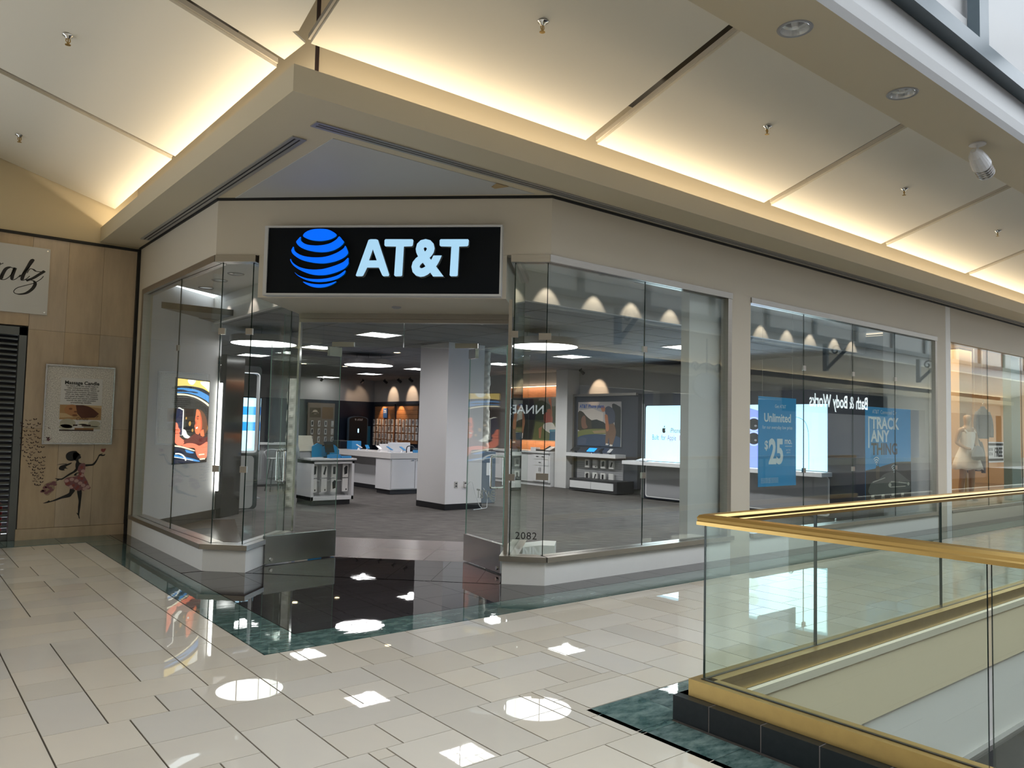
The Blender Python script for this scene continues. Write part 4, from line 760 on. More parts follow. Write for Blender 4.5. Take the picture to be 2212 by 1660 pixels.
def can():
    t = thing('recessed_downlight', '', 'light', (0, 0, 0), 0, 'warm recessed downlights of the shop ceiling')
    MB().lathe([(0.06, 0.0), (0.085, -0.006), (0.09, 0.0)], 20, caps=False).build('trim_ring', TRF, t)
    MB().lathe([(0.0, -0.002), (0.062, -0.002), (0.062, 0.0), (0.0, 0.0)], 20).build('lens', SPOTW, t)
    return t
c0 = can()
for i, (x, y, l) in enumerate([(8.34, 14.14, 'warm downlight just above the far round pendant'), (9.46, 18.7, 'warm downlight left of the far round pendant rim'), (8.35, 18.8, 'warm downlight over the left door leaf, far inside')]):
    o = c0 if i == 0 else copy_tree(c0)
    o.location = (x, y, ZC); o['label'] = l
def shopcan():
    t = thing('show_window_downlight', '', 'light', (0, 0, 0), 0, 'recessed downlights in the show window ceiling')
    MB().lathe([(0.085, 0.0), (0.10, -0.008), (0.108, 0.0)], 24, caps=False).build('trim_ring', GREYL, t)
    MB().lathe([(0.0, -0.001), (0.085, -0.001)], 24, caps=False).build('reflector', CHROME, t)
    return t
s0 = shopcan()
DL = [(5.87, 6.52), (6.75, 6.54), (7.40, 6.55), (8.15, 6.56), (10.67, 6.5), (11.15, 6.5), (11.9, 6.5), (12.6, 6.5), (3.44, 9.93), (3.50, 11.3), (3.44, 10.55)]
nm_ = ['first', 'second', 'third', 'fourth', 'fifth', 'sixth', 'seventh', 'eighth']
for i, (x, y) in enumerate(DL):
    o = s0 if i == 0 else copy_tree(s0)
    o.location = (x, y, 3.40)
    o['label'] = ('show window downlight, %s from the entrance along the right glass' % nm_[i]) if i < 8 else ('show window downlight, %s from the entrance along the left glass' % ['first', 'third', 'second'][i-8])
for x in (6.15, 6.95, 7.65, 8.45, 10.65, 11.4, 12.1, 12.9, 13.5):
    spot('wall_wash_lamp', (x, 6.72, 3.39), (x, 6.90, 2.9), 9, (1.0, 0.82, 0.62), 62, 0.3)
for y in (9.6, 10.5, 11.5):
    spot('wall_wash_lamp', (3.68, y, 3.39), (3.86, y, 2.9), 9, (1.0, 0.82, 0.70), 62, 0.3)
# column
colm = struct(MB().box(7.906, 8.72, 11.58, 12.52, 0, ZC).build('column', STOREWHITE), 'white square column inside the shop')
MB().box(7.90, 8.726, 11.574, 12.526, 0, 0.105).build('baseboard', BLACKP, colm)
def outlet(x, l):
    t = thing('wall_outlet', l, 'outlet', (x, 11.58, 0.39))
    MB().box(-.036, .036, -.008, 0, 0, .115).build('plate', mat('beige_plate', (0.42, 0.41, 0.38), 0.4), t, bevel=.002)
    for z in (.035, .08): MB().box(-.016, .016, -.011, -.008, z-.013, z+.013).build('socket', DARKBASE, t)
    return t
outlet(8.142, 'beige wall outlet on the white column, left of the plugged charger'); outlet(8.345, 'beige wall outlet on the white column with a charger plugged in')
cg = thing('phone_charger', 'white phone charger with its cable hanging from the column outlet', 'charger', (8.345, 11.57, 0.40))
MB().box(-.024, .024, -.055, 0, 0, .055).build('plug', WHITEL, cg, bevel=.005)
MB().tube(smooth_loop([(0.01, -.05, .04), (.04, -.09, .10), (.09, -.09, .09), (.15, -.10, -.1), (.24, -.12, -.33), (.28, -.14, -.385), (.05, -.2, -.392), (.2, -.16, -.392), (.36, -.1, -.392), (.5, 0, -.392), (.62, .15, -.36), (.66, .2, -.2), (.60, .25, -.05)], 4, False), 0.006, 6).build('cable', WHITEL, cg)

# ---------------------------------------------------------------- lit poster screen on the angled wall
lw = thing('lit_poster_screen', 'portrait lit screen behind the left window, woman holding a phone from a car', 'screen', (0, 0, 0), math.radians(41.1))
ca, sa = math.cos(math.radians(41.1)), math.sin(math.radians(41.1))
def ang(x, y): return (x*ca+y*sa, -x*sa+y*ca)
ax0, ayv = ang(3.25, 11.643)
PY = ayv - 0.045
X0s, X1s, Z0s, Z1s = ax0-0.06, ax0+0.785, 0.885, 2.10
MB().box(X0s-.012, X1s+.012, PY, PY+0.06, Z0s-.012, Z1s+.012).build('bezel', BLACKP, lw)
def UV(pts): return [(X0s+u*(X1s-X0s), Z1s-v*(Z1s-Z0s)) for u, v in clip(pts, [(0, 0), (1, 0), (1, 1), (0, 1)])]
E1 = {n: emis('screen_'+n, c, 1.25) for n, c in dict(dark=(26, 22, 22), yellow=(240, 205, 110), cream=(250, 236, 205), blue=(70, 140, 205), navy=(22, 30, 52), skin=(238, 120, 76), deep=(196, 84, 52), hair=(104, 60, 36), maroon=(96, 34, 30), coral=(248, 128, 98), white=(250, 246, 236), phone=(30, 38, 66), grey=(70, 66, 64), amber=(190, 140, 70)).items()}
lay_ = 0
def scr(n, *polys):
    global lay_
    lay_ += 1; patch(lw, 'picture_'+n, [UV(smooth_loop(p, 4)) if len(p) > 5 else UV(p) for p in polys], E1[n], PY-0.0005*lay_, 0.0003)
scr('dark', [(0, 0), (1, 0), (1, 1), (0, 1)])
scr('yellow', [(-.2, -.1), (.5, -.1), (1.2, -.1), (1.2, .2), (1, .135), (.8, .095), (.55, .08), (.25, .078), (-.2, .085)])
scr('white', [(.34, .0), (.55, .0), (.5, .05), (.42, .06), (.37, .05), (.33, .03)], [(.72, .01), (1, .01), (1, .12), (.9, .09), (.8, .06), (.73, .04)])
scr('blue', [(0, .118), (.3, .105), (.6, .115), (.85, .15), (1, .185), (1, .262), (.9, .235), (.6, .185), (.3, .165), (0, .17)])
scr('navy', [(.0, .135), (.2, .128), (.35, .14), (.5, .138), (.66, .15), (.55, .158), (.4, .15), (.2, .155), (0, .16)], [(.55, .085), (.8, .11), (1, .16), (1, .18), (.8, .135), (.55, .1)])
scr('cream', [(0, .18), (.3, .178), (.6, .20), (.85, .245), (1, .285), (1, .312), (.85, .27), (.6, .22), (.3, .195), (0, .198)])
scr('grey', [(0, .215), (.4, .21), (.7, .245), (1, .325), (1, .335), (.7, .258), (.4, .222), (0, .225)])
scr('amber', [(.40, .52), (.44, .50), (.47, .53), (.44, .56), (.41, .55), (.40, .54)], [(.30, .46), (.32, .45), (.34, .46), (.33, .48), (.31, .48), (.30, .47)], [(.50, .60), (.53, .59), (.55, .61), (.53, .63), (.51, .63), (.50, .62)], [(.93, .55), (.97, .54), (1, .58), (.97, .62), (.94, .60), (.93, .58)])
scr('hair', [(.62, .36), (.72, .355), (.86, .40), (.95, .48), (.98, .60), (.9, .66), (.78, .62), (.74, .5), (.66, .42)])
scr('skin', [(.62, .355), (.70, .37), (.76, .42), (.80, .50), (.81, .58), (.76, .63), (.70, .665), (.64, .655), (.60, .62), (.595, .585), (.575, .56), (.60, .52), (.585, .48), (.60, .42)], [(.74, .62), (.86, .60), (.90, .68), (.80, .70)])
scr('deep', [(.72, .40), (.77, .43), (.81, .52), (.80, .60), (.75, .64), (.77, .56), (.75, .48)], [(.60, .505), (.63, .50), (.64, .53), (.61, .55), (.585, .555), (.595, .53)])
scr('hair', [(.63, .44), (.68, .43), (.71, .445), (.68, .447), (.65, .448), (.63, .45)], [(.64, .468), (.67, .462), (.69, .47), (.67, .478), (.65, .478), (.64, .475)])
scr('deep', [(.62, .57), (.66, .555), (.70, .57), (.66, .60), (.63, .60), (.61, .585)], [(.60, .455), (.66, .45), (.69, .465), (.64, .47), (.61, .468), (.6, .46)])
scr('white', [(.615, .578), (.66, .567), (.68, .575), (.65, .592), (.63, .594), (.615, .585)])
scr('white', [(.05, .365), (.19, .36), (.235, .385), (.235, .64), (.22, .67), (.17, .67), (.05, .67)])
scr('phone', [(.03, .375), (.19, .373), (.20, .39), (.20, .655), (.19, .665), (.03, .66)])
scr('coral', [(0, .535), (.06, .53), (.10, .58), (.14, .60), (.15, .63), (.12, .64), (.15, .66), (.14, .685), (.24, .72), (.3, .74), (.22, .79), (.08, .78), (0, .72)])
scr('deep', [(0, .595), (.11, .605), (.12, .612), (0, .61)], [(0, .64), (.11, .645), (.12, .652), (0, .655)])
scr('white', [(.24, .60), (.32, .62), (.36, .66), (.45, .69), (.46, .71), (.3, .70), (.24, .67)])
scr('maroon', [(.26, .74), (.42, .70), (.58, .655), (.72, .665), (.9, .70), (1, .69), (1, .80), (.85, .80), (.6, .79), (.4, .78)])
scr('coral', [(.22, .785), (.4, .765), (.6, .775), (.74, .80), (.86, .78), (1, .76), (1, .90), (.97, .955), (.85, .965), (.72, .945), (.64, .88), (.6, .83), (.42, .82), (.28, .805)])
scr('navy', [(0, .80), (.25, .825), (.55, .86), (.64, .90), (.70, .95), (.78, 1), (0, 1)])
scr('cream', [(0, .785), (.22, .80), (.58, .85), (.57, .862), (.2, .815), (0, .80)], [(.78, .975), (.94, .972), (.93, .955), (.76, .96)], [(.73, .905), (.9, .90), (.92, .912), (.74, .918)])
scr('blue', [(.32, .84), (.5, .865), (.58, .885), (.5, .89), (.36, .875), (.33, .855)], [(0, .895), (.3, .925), (.6, .96), (.78, .99), (.7, .995), (.4, .965), (0, .92)])
scr('white', [(0, .918), (.3, .945), (.55, .97), (.54, .976), (.3, .952), (0, .926)])
patch(lw, 'picture_wheel', [UV([(p[0], 1-(p[1]-.0)*.40) for p in ring(.08, 0.02, .25, .29, 10, 100, 10)])], E1['white'], PY-0.0005*(lay_+1), 0.0003)
rebase(lw)
LED = mat('lit_edge', (1.0, 0.97, 0.92), 0.4, emit=7.0)
le = thing('lit_edge_panel', 'black panel with a glowing white edge standing at the end of the angled wall', 'light')
MB().prism([(4.10, 12.30), (4.16, 12.24), (4.60, 12.66), (4.54, 12.72)], 0, 2.55).build('panel', mat('black_gloss_panel', (0.012, 0.013, 0.015), 0.08), le)
MB().prism([(4.085, 12.285), (4.105, 12.262), (4.135, 12.292), (4.115, 12.315)], 0.42, 2.10).build('edge_strip', LED, le)
rebase(le)
# white portal kiosk behind the narrow pane
pk = thing('portal_kiosk', 'white rounded portal kiosk with a cut-out window behind the corner pane', 'kiosk')
b = MB(); 
me = shape2d([rrect(4.30, 5.02, 0.03, 2.45, .07), rrect(4.585, 4.985, 0.985, 2.33, .06)], 0.05); me.materials.clear(); me.materials.append(BLACKP); obj('portal_frame', me, pk, loc=(0, 13.05, 0))
me = shape2d([rrect(4.575, 4.995, 0.975, 2.34, .065), rrect(4.59, 4.98, 0.99, 2.325, .055)], 0.056); me.materials.clear(); me.materials.append(WHITEL); obj('window_rim', me, pk, loc=(0, 13.05, 0))
MB().prism_y(rrect(4.47, 4.94, 0.05, 0.93, .07), 12.985, 12.999).build('front_panel', GREYL if False else mat('pale_grey_laminate', (0.40, 0.40, 0.39), 0.35), pk)
MB().box(4.6, 4.97, 13.02, 13.2, 0.99, 1.01).build('ledge', WHITEL, pk)
rebase(pk)
SB = emis('screen_light_blue', (186, 226, 250), 1.0); SB2 = emis('screen_blue', (30, 140, 235), 1.0); SW = emis('screen_pale', (215, 215, 240), 0.9)
ts2 = thing('service_screen', 'tall light blue screen with blue bands beyond the portal kiosk', 'screen')
MB().box(5.42, 5.80, 14.98, 15.04, 0.93, 1.98).build('bezel', BLACKP, ts2)
patch(ts2, 'screen', [rect(5.43, 5.79, 0.945, 1.97)], SB, 14.979)
patch(ts2, 'band', [rect(5.43, 5.79, 1.64, 1.80), rect(5.43, 5.79, 1.33, 1.50)], SB2, 14.978)
MB().box(5.57, 5.65, 15.04, 15.1, 0, 0.95).build('post', GREYL, ts2); MB().box(5.4, 5.82, 14.9, 15.2, 0, 0.03).build('foot', GREYL, ts2)
rebase(ts2)
ms = thing('menu_screen', 'dark screen with blue and white bands seen through the portal kiosk', 'screen')
MB().box(5.02, 5.40, 15.2, 15.26, 1.2, 1.95).build('bezel', BLACKP, ms)
patch(ms, 'band', [rect(5.04, 5.38, 1.74, 1.84), rect(5.04, 5.38, 1.33, 1.43)], SB2, 15.198); patch(ms, 'band', [rect(5.04, 5.38, 1.53, 1.60)], SW, 15.198)
MB().box(5.17, 5.25, 15.26, 15.32, 0, 1.25).build('post', GREYL, ms); MB().box(5.02, 5.40, 15.1, 15.4, 0, 0.03).build('foot', GREYL, ms)
rebase(ms)
# bar stools and high table
def stool(l):
    t = thing('bar_stool', l, 'stool', (0, 0, 0), 0, 'bar stools at the high table')
    MB().lathe([(0, .70), (.17, .70), (.19, .715), (.17, .73), (0, .725)], 20).build('seat', GREYL, t)
    MB().tube(smooth_loop([(-.17, .1, .73), (-.19, .14, .85), (0, .22, .90), (.19, .14, .85), (.17, .1, .73)], 4, False), 0.018, 7).build('backrest', GREYL, t)
    for k in range(4):
        a = PI/4+k*PI/2; MB().tube([(.10*math.cos(a), .10*math.sin(a), .70), (.21*math.cos(a), .21*math.sin(a), 0)], .010, 6).build('leg', BLACKP, t)
    MB().tube([(.175*math.cos(2*PI*k/16), .175*math.sin(2*PI*k/16), .28) for k in range(17)], .007, 5).build('foot_ring', BLACKP, t)
    return t
st = stool('grey bar stool nearest the left door leaf'); st.location = (6.75, 16.5, 0)
s2 = copy_tree(st, loc=(7.35, 17.1, 0), rz=0.8, label='grey bar stool behind the door pull handle'); s3 = copy_tree(st, loc=(6.0, 17.6, 0), rz=-0.6, label='grey bar stool left of the high table')
ht = thing('high_table', 'white high table among the bar stools', 'table', (7.05, 18.0, 0))
MB().box(-.75, .75, -.35, .35, .98, 1.02).build('tabletop', WHITEL, ht); MB().box(-.6, .6, -.2, .2, 0.05, .98).build('base', GREYL, ht); MB().box(-.62, .62, -.22, .22, 0, .05).build('plinth', DARKBASE, ht)
tb = thing('phone_on_stand', 'phone on an angled stand on the high table', 'phone', (7.2, 17.9, 1.02))
MB().box(-.05, .05, -.05, .05, 0, .012).tube([(0, 0, .012), (0, .02, .10)], .012, 6).build('stand', BLACKP, tb); MB().add([(-.12, -.06, .08), (.12, -.06, .08), (.12, .06, .17), (-.12, .06, .17), (-.12, -.065, .09), (.12, -.065, .09), (.12, .055, .18), (-.12, .055, .18)], [(3,2,1,0),(4,5,6,7),(0,1,5,4),(1,2,6,5),(2,3,7,6),(3,0,4,7)]).build('phone', BLACKP, tb)

RIB = mat('cream_ribbed_cloth', (0.55, 0.53, 0.47), .7)
def ribbed(x, y, z0, z1, r, l):
    t = thing('ribbed_fabric_column', l, 'decoration', (x, y, z0)); h = z1-z0; b = MB(); n = 20; m_ = 70; vs = []; fs = []
    for i in range(m_+1):
        for k in range(n):
            a = 2*PI*k/n; w = r*(1+.10*math.sin(i*.55)+.07*math.sin(i*1.3+3*a)+.06*math.sin(i*1.3-3*a))
            vs.append((w*math.cos(a), w*math.sin(a), h*i/m_))
    for i in range(m_):
        for k in range(n): fs.append((i*n+k, i*n+(k+1) % n, (i+1)*n+(k+1) % n, (i+1)*n+k))
    b.add(vs, fs+[tuple(range(n))[::-1], tuple(range(m_*n, (m_+1)*n))]).build('ribbed_cloth', RIB, t)
    return t
ribbed(9.42, 12.45, 1.02, 3.02, .085, 'tall cream ribbed fabric column right of the white column')
ribbed(5.74, 13.35, 0.0, 2.30, .09, 'cream ribbed fabric column behind the left door frame')
gcab = thing('grey_cabinet', 'narrow blue grey cabinet with a white notice under the ribbed fabric column', 'cabinet', (9.42, 12.45, 0))
MB().box(-.17, .17, -.17, .17, 0, 1.02).build('body', mat('blue_grey_metal', (.10, .13, .17), .4), gcab, bevel=.01)
MB().box(-.06, .06, -.173, -.17, .55, .80).build('notice', PAPER, gcab)
# ---------------------------------------------------------------- packages
CARD = mat('white_card_pack', (0.66, 0.65, 0.64), 0.4, var=0.08)
def pack_mesh(w, h, d, style):
    b = MB()
    b.mat(0).box(-w/2, w/2, -d, 0, -h, 0)
    b.mat(1)
    if style == 0: b.prism_y([(-w*.28, -h*.28), (w*.05, -h*.12), (w*.36, -h*.16), (w*.30, -h*.72), (-w*.2, -h*.80)], -d-.001, -d)
    elif style == 1: b.prism_y([(-w*.2, -h*.75), (w*.1, -h*.15), (w*.38, -h*.2), (w*.1, -h*.8)], -d-.001, -d)
    elif style == 2: b.prism_y(rrect(-w*.22, w*.22, -h*.75, -h*.18, w*.08), -d-.001, -d)
    else: b.prism_y(rect(w*.1, w*.3, -h*.92, -h*.78), -d-.001, -d)
    b.mat(2).box(-.006, .006, -d*.9, .05, .002, .010)
    return b.mesh('phone_case_pack', [CARD, BLACKP, CHROME])
# ---------------------------------------------------------------- display kiosk with two rows of packs
kx0, kx1, ky0, ky1, kh = 6.13, 6.99, 13.29, 14.05, 0.86
ki = thing('display_kiosk', 'white display kiosk with packs on hooks behind the left door leaf', 'kiosk')
b = MB().box(kx0, kx0+.05, ky0, ky1, .09, kh-.05).box(kx1-.05, kx1, ky0, ky1, .09, kh-.05).box(kx0+.05, kx1-.05, ky1-.35, ky1, .09, kh-.05).box(kx0, kx1, ky0, ky1, kh-.10, kh-.05).box(kx0, kx1, ky0, ky1, .09, .16)
b.build('body', WHITEL, ki, bevel=.004)
MB().box(kx0-.03, kx1+.03, ky0-.03, ky1+.03, kh-.035, kh).build('top', WHITEL, ki, bevel=.004)
MB().box(kx0-.025, kx1+.025, ky0-.025, ky1+.025, kh-.05, kh-.035).build('shadow_gap', BLACKP, ki)
MB().box(kx0+.05, kx1-.05, ky0+.05, ky1-.05, 0, .09).build('plinth', DARKBASE, ki)
MB().box(kx0+.05, kx1-.05, ky0+.12, ky0+.13, .43, .45).build('rail', CHROME, ki)
rebase(ki)
pm = [pack_mesh(.115, .245, .03, s) for s in range(4)]
cols = ['first', 'second', 'third', 'fourth']; stl = [[0, 1, 2, 0], [3, 3, 0, 3]]
for r in range(2):
    for c in range(4):
        o = obj('phone_case_pack', pm[stl[r][c]], None, loc=(6.23+.20*c+(.03 if c == 3 else 0), 13.42, .745-.265*r))
        tag(o, 'white phone case pack in the %s row of the display kiosk, %s from the left' % (['upper', 'lower'][r], cols[c]), 'pack', 'phone case packs on the display kiosk')
PANELBLUE = BLUE
def dispcard(x, y, w, h, l, rz=0):
    t = thing('tablet_display', l, 'display', (x, y, kh), rz)
    MB().prism_y([(-w/2, 0), (w/2, 0), (w/2, h*.55), (w*.25, h*.9), (-w*.1, h), (-w/2, h*.8)], -.012, .012).build('card', PANELBLUE, t)
    MB().box(-w/2, w/2, -.06, .06, 0, .012).build('foot', WHITEL, t)
    return t
dispcard(6.40, 13.62, .30, .27, 'blue display card with a curved top at the middle of the kiosk', .3); dispcard(6.70, 13.70, .30, .26, 'blue display card with a curved top at the right of the kiosk', -.4)
def blk(name, x0, x1, y0, y1, z0, z1, m, l, c, g=None, bev=.004):
    o = MB().box(-(x1-x0)/2, (x1-x0)/2, -(y1-y0)/2, (y1-y0)/2, 0, z1-z0).build(name, m, None, bevel=bev, loc=((x0+x1)/2, (y0+y1)/2, z0)); return tag(o, l, c, g)
BBOX = mat('bright_blue_box', (0.02, 0.22, 0.50), 0.4)
blk('product_box', 6.50, 6.72, 13.33, 13.45, kh, kh+.065, BBOX, 'small bright blue box at the front of the kiosk top', 'box'); blk('product_tray', 6.74, 6.95, 13.34, 13.46, kh, kh+.04, BBOX, 'low bright blue tray at the right of the kiosk top', 'tray')
tt = thing('tablet_stand', 'dark tablet on a stand between the blue cards on the kiosk', 'tablet', (6.56, 13.52, kh))
MB().box(-.07, .07, -.05, .05, 0, .02).box(-.025, .025, .0, .02, .02, .16).build('stand', BLACKP, tt); MB().add([(-.09, -.06, .10), (.09, -.06, .10), (.09, .03, .30), (-.09, .03, .30), (-.09, -.07, .105), (.09, -.07, .105), (.09, .02, .305), (-.09, .02, .305)], [(3,2,1,0),(4,5,6,7),(0,1,5,4),(1,2,6,5),(2,3,7,6),(3,0,4,7)]).build('tablet', BLACKP, tt)
lt = thing('angled_tablet', 'white framed tablet tilted on a grey wedge at the left of the kiosk', 'tablet', (6.18, 13.75, kh))
MB().prism_x([(-.16, 0), (.14, 0), (.10, .30), (.02, .34)], -.14, .14).build('wedge', GREYL, lt); MB().add([(-.15, -.12, .12), (.15, -.12, .12), (.15, .05, .40), (-.15, .05, .40), (-.15, -.135, .13), (.15, -.135, .13), (.15, .035, .41), (-.15, .035, .41)], [(3,2,1,0),(4,5,6,7),(0,1,5,4),(1,2,6,5),(2,3,7,6),(3,0,4,7)]).build('screen', mat('cream_screen', (0.55, 0.52, 0.44), 0.3), lt)

# ---------------------------------------------------------------- L-shaped counter
KX, KY, KH = 8.60, 14.70, 0.90
ctb = thing('counter_cabinet', 'white two-door base cabinet under the corner of the counter', 'cabinet')
MB().box(KX, KX+1.9, KY+.02, KY+.65, .10, KH-.13).build('body', WHITEL, ctb)
MB().box(KX+.04, KX+1.9, KY+.07, KY+.65, 0, .10).build('plinth', DARKBASE, ctb)
for i in range(3):
    x0 = KX+.03+.60*i
    dd = MB().box(x0, x0+.585, KY, KY+.02, .12, KH-.14).build('door', WHITEL, ctb, bevel=.002)
    hx = x0+.52 if i % 2 == 0 else x0+.06
    MB().box(hx-.03, hx+.03, KY-.02, KY, KH-.175, KH-.155).build('handle', CHROME, dd)
rebase(ctb)
knp = thing('modesty_screen', 'white modesty panel carrying the long leg of the counter', 'panel')
MB().box(KX+.40, KX+.45, KY+.65, KY+4.4, .10, KH-.13).build('panel', WHITEL, knp); MB().box(KX+.41, KX+.45, KY+.65, KY+4.4, 0, .10).build('plinth', DARKBASE, knp); rebase(knp)
wt = tag(MB().prism([(KX-.03, KY-.03), (KX+1.95, KY-.03), (KX+1.95, KY+.68), (KX+.62, KY+.68), (KX+.62, KY+4.45), (KX-.03, KY+4.45)], KH-.125, KH).build('worktop', mat('white_solid_top', (0.66, 0.64, 0.63), 0.25)), 'thick white L-shaped counter top beside the column', 'counter')
rebase_ = None
blk('display_board', KX+.12, KX+.68, KY+.33, KY+.36, KH, KH+.22, WHITEL, 'white display board with two watches standing on the counter', 'board')
blk('blue_tray', KX+.62, KX+.80, KY+.03, KY+.12, KH, KH+.06, BBOX, 'bright blue box near the column on the counter', 'box')
blk('card_printer', KX+.08, KX+.36, KY+2.6, KY+3.0, KH, KH+.20, BLACKP, 'black card printer on the long leg of the counter', 'printer', bev=.02)
blk('blue_binder', KX+.20, KX+.45, KY+2.2, KY+2.45, KH, KH+.20, BBOX, 'blue box beside the black card printer', 'box')
def demo(x, y, l, m, a=0.5):
    t = thing('demo_phone', l, 'phone', (x, y, KH), a, 'demo phones along the counter')
    MB().lathe([(0, 0), (.035, 0), (.03, .03), (.012, .06), (0, .06)], 12).build('stand', WHITEL, t)
    MB().add([(-.04, -.07, .05), (.04, -.07, .05), (.04, .06, .125), (-.04, .06, .125), (-.04, -.075, .06), (.04, -.075, .06), (.04, .055, .135), (-.04, .055, .135)], [(3,2,1,0),(4,5,6,7),(0,1,5,4),(1,2,6,5),(2,3,7,6),(3,0,4,7)]).build('phone', m, t)
for i, (x, y, a) in enumerate([(KX+.10, KY+.25, .6), (KX+.12, KY+.75, .2), (KX+.10, KY+1.25, -.2), (KX+.15, KY+1.75, .7), (KX+.33, KY+.08, .4)]):
    demo(x, y, 'demo phone on a white stand, %s along the counter from its corner' % ['second', 'third', 'fourth', 'fifth', 'first'][i], BBOX if i % 2 == 0 else WHITEL, a)
sh_ = thing('card_terminal', 'black card terminal on a bent arm on the counter', 'terminal', (KX+.46, KY+.12, KH))
MB().tube(smooth_loop([(0, 0, 0), (0, 0, .08), (.03, 0, .14), (.15, 0, .15), (.2, 0, .1)], 4, False), .012, 6).build('arm', BLACKP, sh_); MB().box(.16, .26, -.04, .04, .07, .10).build('head', BLACKP, sh_)
def chair(x, y, l):
    t = thing('white_chair', l, 'chair', (x, y, 0), 0.4, 'white chairs behind the counter')
    MB().prism_x([(-.22, .44), (.22, .44), (.22, .47), (-.22, .47)], -.22, .22).build('seat', WHITEL, t)
    MB().add([(-.22, .20, .47), (.22, .20, .47), (.25, .30, 1.05), (-.25, .30, 1.05), (-.22, .23, .47), (.22, .23, .47), (.25, .33, 1.05), (-.25, .33, 1.05)], [(0,1,2,3),(7,6,5,4),(0,4,5,1),(1,5,6,2),(2,6,7,3),(3,7,4,0)]).build('backrest', WHITEL, t, bevel=.03)
    for sx in (-1, 1):
        for sy in (-1, 1): MB().tube([(sx*.18, sy*.18, .44), (sx*.21, sy*.21, 0)], .014, 6).build('leg', CHROME, t)
chair(KX+.9, KY+1.3, 'white shell chair behind the counter beside the column'); chair(KX+1.5, KY+1.7, 'second white shell chair behind the counter, mostly behind the column')
RX = -PI/2      # things on walls facing -x: local x = -world y, local y = world x
# ---------------------------------------------------------------- far back walls: dark band, wood panels, packs
db = struct(MB().box(1.75, 13.28, 23.93, 24.0, 0.0, 2.29).box(13.24, 13.30, 18.6, 23.93, 0.0, 2.29).build('wall_band', NAVY), 'dark navy lower band of the far walls')
wp = thing('slat_panel', 'orange lit wood panels hung with packs on the far right wall', 'panel', (0, 0, 0), RX)
for x0, x1 in ((-23.75, -22.45), (-22.30, -21.0)):
    for i in range(9): MB().box(x0, x1, 13.205, 13.238, .92+.135*i, .92+.135*i+.128).build('slat', WOOD, wp)
    MB().box(x0-.03, x1+.03, 13.20, 13.24, 2.14, 2.20).build('light_rail', BLACKP, wp)
rebase(wp)
for y in (22.0, 23.1): spot('panel_lamp', (12.95, y, 2.27), (13.24, y, 1.7), 22, (1.0, 0.62, 0.32), 80, 0.5)
pmf = [pack_mesh(.085, .20, .035, s) for s in (0, 1, 2, 3)]
ords = ['first', 'second', 'third', 'fourth', 'fifth', 'sixth', 'seventh', 'eighth', 'ninth', 'tenth', 'eleventh', 'twelfth', 'thirteenth', 'fourteenth']
for r in range(4):
    n_ = 14 if r < 3 else 8
    for c in range(n_):
        o = obj('accessory_pack', pmf[(r*3+c*5) % 4], None, loc=(13.20, 23.74-.205*c-(.08 if c > 6 else 0), 1.70-.235*r+random.uniform(-.012, .012)), rz=RX)
        tag(o, 'small white accessory pack on wood wall, row %s from top, %s from corner' % (['one', 'two', 'three', 'four'][r], ords[c]), 'pack', 'accessory packs on the far wood panels')
sgn = thing('shelf_sign', 'small blue sign with white text on the orange wood panel', 'sign', (0, 0, 0), RX)
MB().box(-23.12, -22.86, 13.17, 13.19, 1.74, 2.07).build('panel', flatc('print_blue', (40, 84, 150)), sgn); text(sgn, 'lettering', 'Protect\nyour tech', .055, -22.99, 13.168, 1.97, PAPER, bold=.02, sx=.8); rebase(sgn)
tot = thing('arched_totem', 'black arched totem with a white AT&T mark against the navy wall', 'display')
arch = lambda w, h, y0, m, n, o=0: None
def archp(cx, z0, w, zs, h): return [(cx-w, z0), (cx+w, z0), (cx+w, zs)] + [(cx+w*math.cos(a*PI/10), zs+h*math.sin(a*PI/10)) for a in range(1, 10)] + [(cx-w, zs)]
MB().prism_y(archp(12.45, .0, .36, 1.68, .10), 23.50, 23.60).build('frame', mat('steel_blue_frame', (0.10, 0.16, 0.22), 0.3, 0.5), tot)
MB().prism_y(archp(12.45, .02, .335, 1.66, .095), 23.495, 23.5).build('screen', BLACKP, tot)
text(tot, 'lettering', 'AT&T', .085, 12.51, 23.493, 1.63, PAPER, bold=.02)
gb = MB()
for lp in DATA['globe']: gb.prism_y([(12.34+(p[0]-gcx)*.11, 1.66+(p[1]-gcz)*.11) for p in lp], 23.4925, 23.4935)
gb.build('globe_mark', PAPER, tot)
MB().prism_y(rrect(12.43, 12.48, 1.22, 1.36, .02), 23.492, 23.494).build('mark', SB, tot)
MB().prism([(12.80, 23.5), (13.05, 23.75), (13.0, 23.8), (12.75, 23.55)], 0, 1.45).build('side_panel', BLUE, tot)
rebase(tot)
pb = thing('pegboard_display', 'grey pegboard with a photo print and hung packs at the left of the far wall', 'display')
MB().box(10.80, 11.75, 23.86, 23.93, .80, 2.18).build('board', mat('taupe_board', (0.20, 0.155, 0.12), 0.6), pb)
patch(pb, 'photo_print', [rect(10.86, 11.25, 1.70, 2.02)], flatc('print_brown', (84, 72, 54)), 23.858)
patch(pb, 'photo_figure', [ell(11.05, 1.88, .09, .07), rect(10.92, 11.18, 1.84, 1.87)], flatc('print_pale', (190, 178, 158)), 23.856)
patch(pb, 'wood_print', [rect(11.30, 11.70, 1.66, 2.05)], flatc('print_wood', (120, 92, 58)), 23.858)
rebase(pb)
for r in range(3):
    for c in range(4):
        o = obj('hanging_pack', pmf[c if r < 2 else 1], None, loc=(10.95+.24*c, 23.86, 1.60-.26*r)); tag(o, 'pack on the far left pegboard, %s row, %s from the left' % (['top', 'middle', 'bottom'][r], cols[c]), 'pack', 'packs on the far left pegboard')
